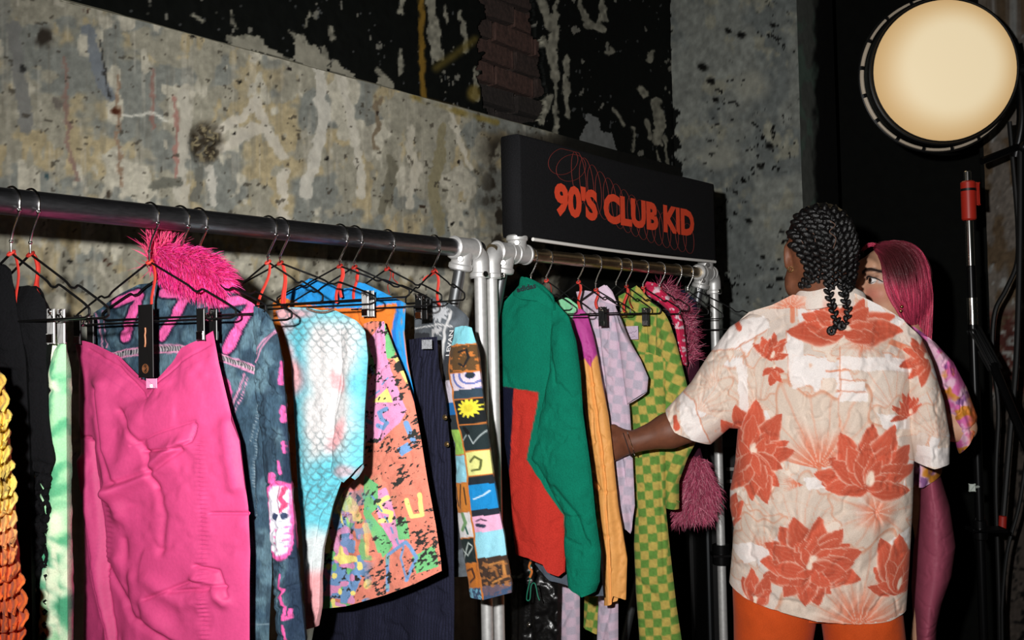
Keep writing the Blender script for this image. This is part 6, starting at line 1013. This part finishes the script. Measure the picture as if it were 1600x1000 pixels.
V = np.array(V); rr = np.linalg.norm((V - LC) - np.outer((V - LC) @ LN, LN), axis=1) / R; ctr_ = np.linalg.norm((V - LC) - np.outer((V - LC) @ LN, LN) - LX * 0.02, axis=1) / R; cc = mix(np.ones((len(V), 3)) * c(246, 226, 186), c(214, 176, 122), ss(.55, 1.02, rr)); mesh_obj('diffuser', V, F, dm, lamp, cc)
m = MB(); m.cyl(LC - LN * .10, LC - LN * .022, R * 1.03, 72, bev=.004); m.tube([LC - LN * .03 + (LX * math.cos(a) + LY * math.sin(a)) * R * 1.035 for a in np.linspace(0, 2 * math.pi, 96, endpoint=False)], .007, 8, closed=True); m.cyl(LC - LN * .26, LC - LN * .10, R * .55, 40, bev=.01); m.build('housing', BLACKP, lamp)
SLOT = mat('pale_rim_slot', (206, 190, 168), .5)
for k in range(17):
    a0 = 2 * math.pi * k / 17 + .1; m = MB(); m.tube([LC - LN * .075 + (LX * math.cos(a) + LY * math.sin(a)) * (R * 1.095) for a in np.linspace(a0, a0 + 2 * math.pi / 17 - .055, 12)], .0068, 8, flat=.8); m.build('rim_slot', SLOT, lamp)
m = MB()
m.tube([LC - LN * .075 + (LX * math.cos(a) + LY * math.sin(a)) * (R * 1.10) - LN * .010 for a in np.linspace(0, 2 * math.pi, 96, endpoint=False)], .0100, 8, closed=True); m.build('rim', BLACKP, lamp)
rt = -1 if np.dot(LX, CR) < 0 else 1; side = LX * rt
m = MB(); m.tube(smooth_path([LC + side * R * 1.04 - LN * .06 + Z0 * .10, LC + side * R * 1.10 - LN * .06, LC + side * R * 1.12 - LN * .06 - Z0 * .16, LC + side * R * 1.05 - LN * .08 - Z0 * .28], 24), .014, 10, flat=.5); m.build('yoke', BLACKM, lamp); m = MB(); m.cyl(LC + side * R * .98 - LN * .06, LC + side * R * 1.18 - LN * .06, .02, 16, bev=.003); m.build('tilt_knob', BLACKP, lamp)
hd = LC + side * R * 1.20 - LN * .08 - Z0 * .27; ls = thing('lamp_stand', 'black lamp stand mostly beyond the right edge holding the round lamp', 'stand', hd * [1, 1, 0])
m = MB(); m.cyl(hd * [1, 1, 0] + [0, 0, .3], hd, .016, 16); m.build('pole', BLACKM, ls); m = MB(); e0 = at_depth(1534, 252, LD + .02); m.tube([e0, hd + Z0 * .03], .012, 12, flat=1); m.build('boom', BLACKM, ls); m = MB(); m.sphere(hd + Z0 * .02, (.035, .03, .03), 14, 10); m.build('grip_head', BLACKM, ls)
for k in range(3): a = 2.1 * k + .4; m = MB(); m.tube([hd * [1, 1, 0] + [0, 0, .36], hd * [1, 1, 0] + np.array([.42 * math.cos(a), .42 * math.sin(a), .012])], .011, 10); m.build('leg', BLACKM, ls)
SD = 2.95; S = lambda x, y, d=SD: at_depth(x, y, d); st = thing('light_stand', 'chrome and black light stand with a red clamp sleeve beside the glowing lamp', 'stand', S(1534, 900) * [1, 1, 0]); foot_ = S(1534, 900) * [1, 1, 0]; SX = foot_
def sp(y): return np.array([foot_[0], foot_[1], S(1520, y)[2]])
def seg(name, y0, y1, r, material, bev=.002): m = MB(); m.cyl(sp(y0), sp(y1), r, 20, bev=bev); return m.build(name, material, st)
seg('spigot', 264, 282, .010, CHROME); REDP = mat('red_enamel', (186, 44, 30), .4)
rs = seg('clamp_sleeve', 280, 342, .021, REDP, .004); m = MB(); m.box(sp(300) + CR * .028, CR * .006, Z0 * .035, CF * .008, bev=.3); m.build('clamp_lever', REDP, rs); m = MB(); m.cyl(sp(292) , sp(296), .0225, 20); m.build('clamp_band', BLACKP, rs)
seg('upper_tube', 342, 416, .0115, CHROME); seg('coupling', 414, 466, .014, BLACKM); seg('perforated_tube', 464, 508, .0145, CHROME)
for k in range(4): m = MB(); p = sp(472 + k * 9) + CR * .008; m.cyl(p - CF * .0135, p - CF * .0105 - CF * .004, .0035, 10); m.build('hole', BLACKP, st)
seg('lower_tube', 506, 1200, .0135, BLACKM); m = MB(); m.cyl(sp(1200), foot_ + [0, 0, .02], .0135, 16); m.build('base_tube', BLACKM, st)
m = MB(); a0, a1 = sp(512), S(1556, 578, SD - .02); ax = (a1 - a0) / 2; ux = ax / np.linalg.norm(ax); sx_ = np.cross(ux, CF); m.box((a0 + a1) / 2, sx_ * .020, CF * .012, ax, bev=.3); m.build('brace_bracket', BLACKP, st)
for k in (-1, 0, 1): m = MB(); m.tube([a0 + sx_ * .009 * k - CF * .013, a1 + sx_ * .012 * k - CF * .013], .0022, 6); m.build('bracket_rib', BLACKM, st)
m = MB(); m.tube([S(1552, 570, SD - .02), S(1620, 735, SD - .25)], .0125, 12); m.build('diagonal_brace', BLACKM, st)
m = MB(); y0 = sp(828); m.box(y0 + CR * .018, CR * .052, Z0 * .006, CF * .03, bev=.3); m.cyl(y0 - [0, 0, .03], y0 + [0, 0, .03], .020, 16, bev=.003); m.cyl(y0 - CR * .012 + Z0 * .01, y0 - CR * .012 + Z0 * .035, .004, 10); m.build('tray_bracket', BLACKM, st)
for k in range(3): a = 2.1 * k + 1.1; m = MB(); m.tube([foot_ + [0, 0, .30], foot_ + np.array([.4 * math.cos(a), .4 * math.sin(a), .012])], .011, 10); m.build('leg', BLACKM, st)
m = MB(); p = S(1519, 762, SD - .02); m.box(p, CR * .010, Z0 * .012, CF * .004, bev=.3); m.cyl(p + CF * .0, p + CR * .03 + CF * .02, .004, 8); m.build('pale_tag', mat('pale_tape', (214, 222, 212), .6), st, smooth=False)
def cable(label, pts, d, r, col): m = MB(); m.tube([at_depth(x, y, dd) for (x, y), dd in zip(smooth_path(pts, 60), np.linspace(d[0], d[1], 60))], r, 8); return tag(m.build('cable', mat('cable_%d' % col[0], col, .5), None), label, 'cable')
cable('black cable looping down in front of the stained wall at right', [(1577, 190), (1584, 270), (1590, 350), (1589, 410), (1572, 452), (1554, 490), (1551, 560), (1560, 640), (1556, 760), (1562, 1000), (1566, 1500)], (3.3, 3.3), .0075, (16, 16, 16))
cable('straight black cable hanging at the right edge, red tip low down', [(1594, 236), (1593, 400), (1588, 560), (1578, 680), (1567, 812)], (3.25, 3.15), .009, (18, 18, 18)); m = MB(); m.cyl(at_depth(1567, 806, 3.14), at_depth(1566, 826, 3.14), .012, 12, bev=.002); tip = m.build('plug', mat('red_plug', (170, 40, 30), .5), bpy.data.objects['cable.001'])
cable('thin black cable trailing down to the bottom right', [(1606, 700), (1592, 790), (1574, 860), (1566, 940), (1566, 1020), (1570, 1500)], (3.2, 3.2), .006, (14, 14, 14))
# dark flight case behind the rack end
fc = at_depth(1150, 900, 3.75) * [1, 1, 0]; case = thing('flight_case', 'black flight case in the dark behind the far rack end', 'case', fc); m = MB(); m.box(fc + [0, 0, .55], R0 * .14, F0 * .2, Z0 * .55, bev=.1); m.build('case_body', BLACKP, case)
m = MB()
for s_ in (-1, 1): m.tube([fc + R0 * .14 * s_ - F0 * .2 + Z0 * .02, fc + R0 * .14 * s_ - F0 * .2 + Z0 * 1.08], .010, 8)
m.build('edge_trim', mat('dark_aluminium', (70, 72, 74), .4, metal=.9), case); q = MB()
for yy in (733, 752): p = at_depth(1143, yy, 3.53); q.box(p, R0 * .018, F0 * .002, Z0 * .006, bev=.2)
q.build('pale_sticker', mat('sticker', (150, 150, 148), .7), case, smooth=False)
m = MB(); p = np.array([xc, YR, on_plane(1122, 868, (0, YR, 0), ny)[2]]); m.box(p + R0 * .01, R0 * .04, F0 * .03, Z0 * .004, bev=.2); m.cyl(p - [0, 0, .03], p + [0, 0, .03], .0265, 16, bev=.002); m.build('upright_bracket', BLACKM, rack2)
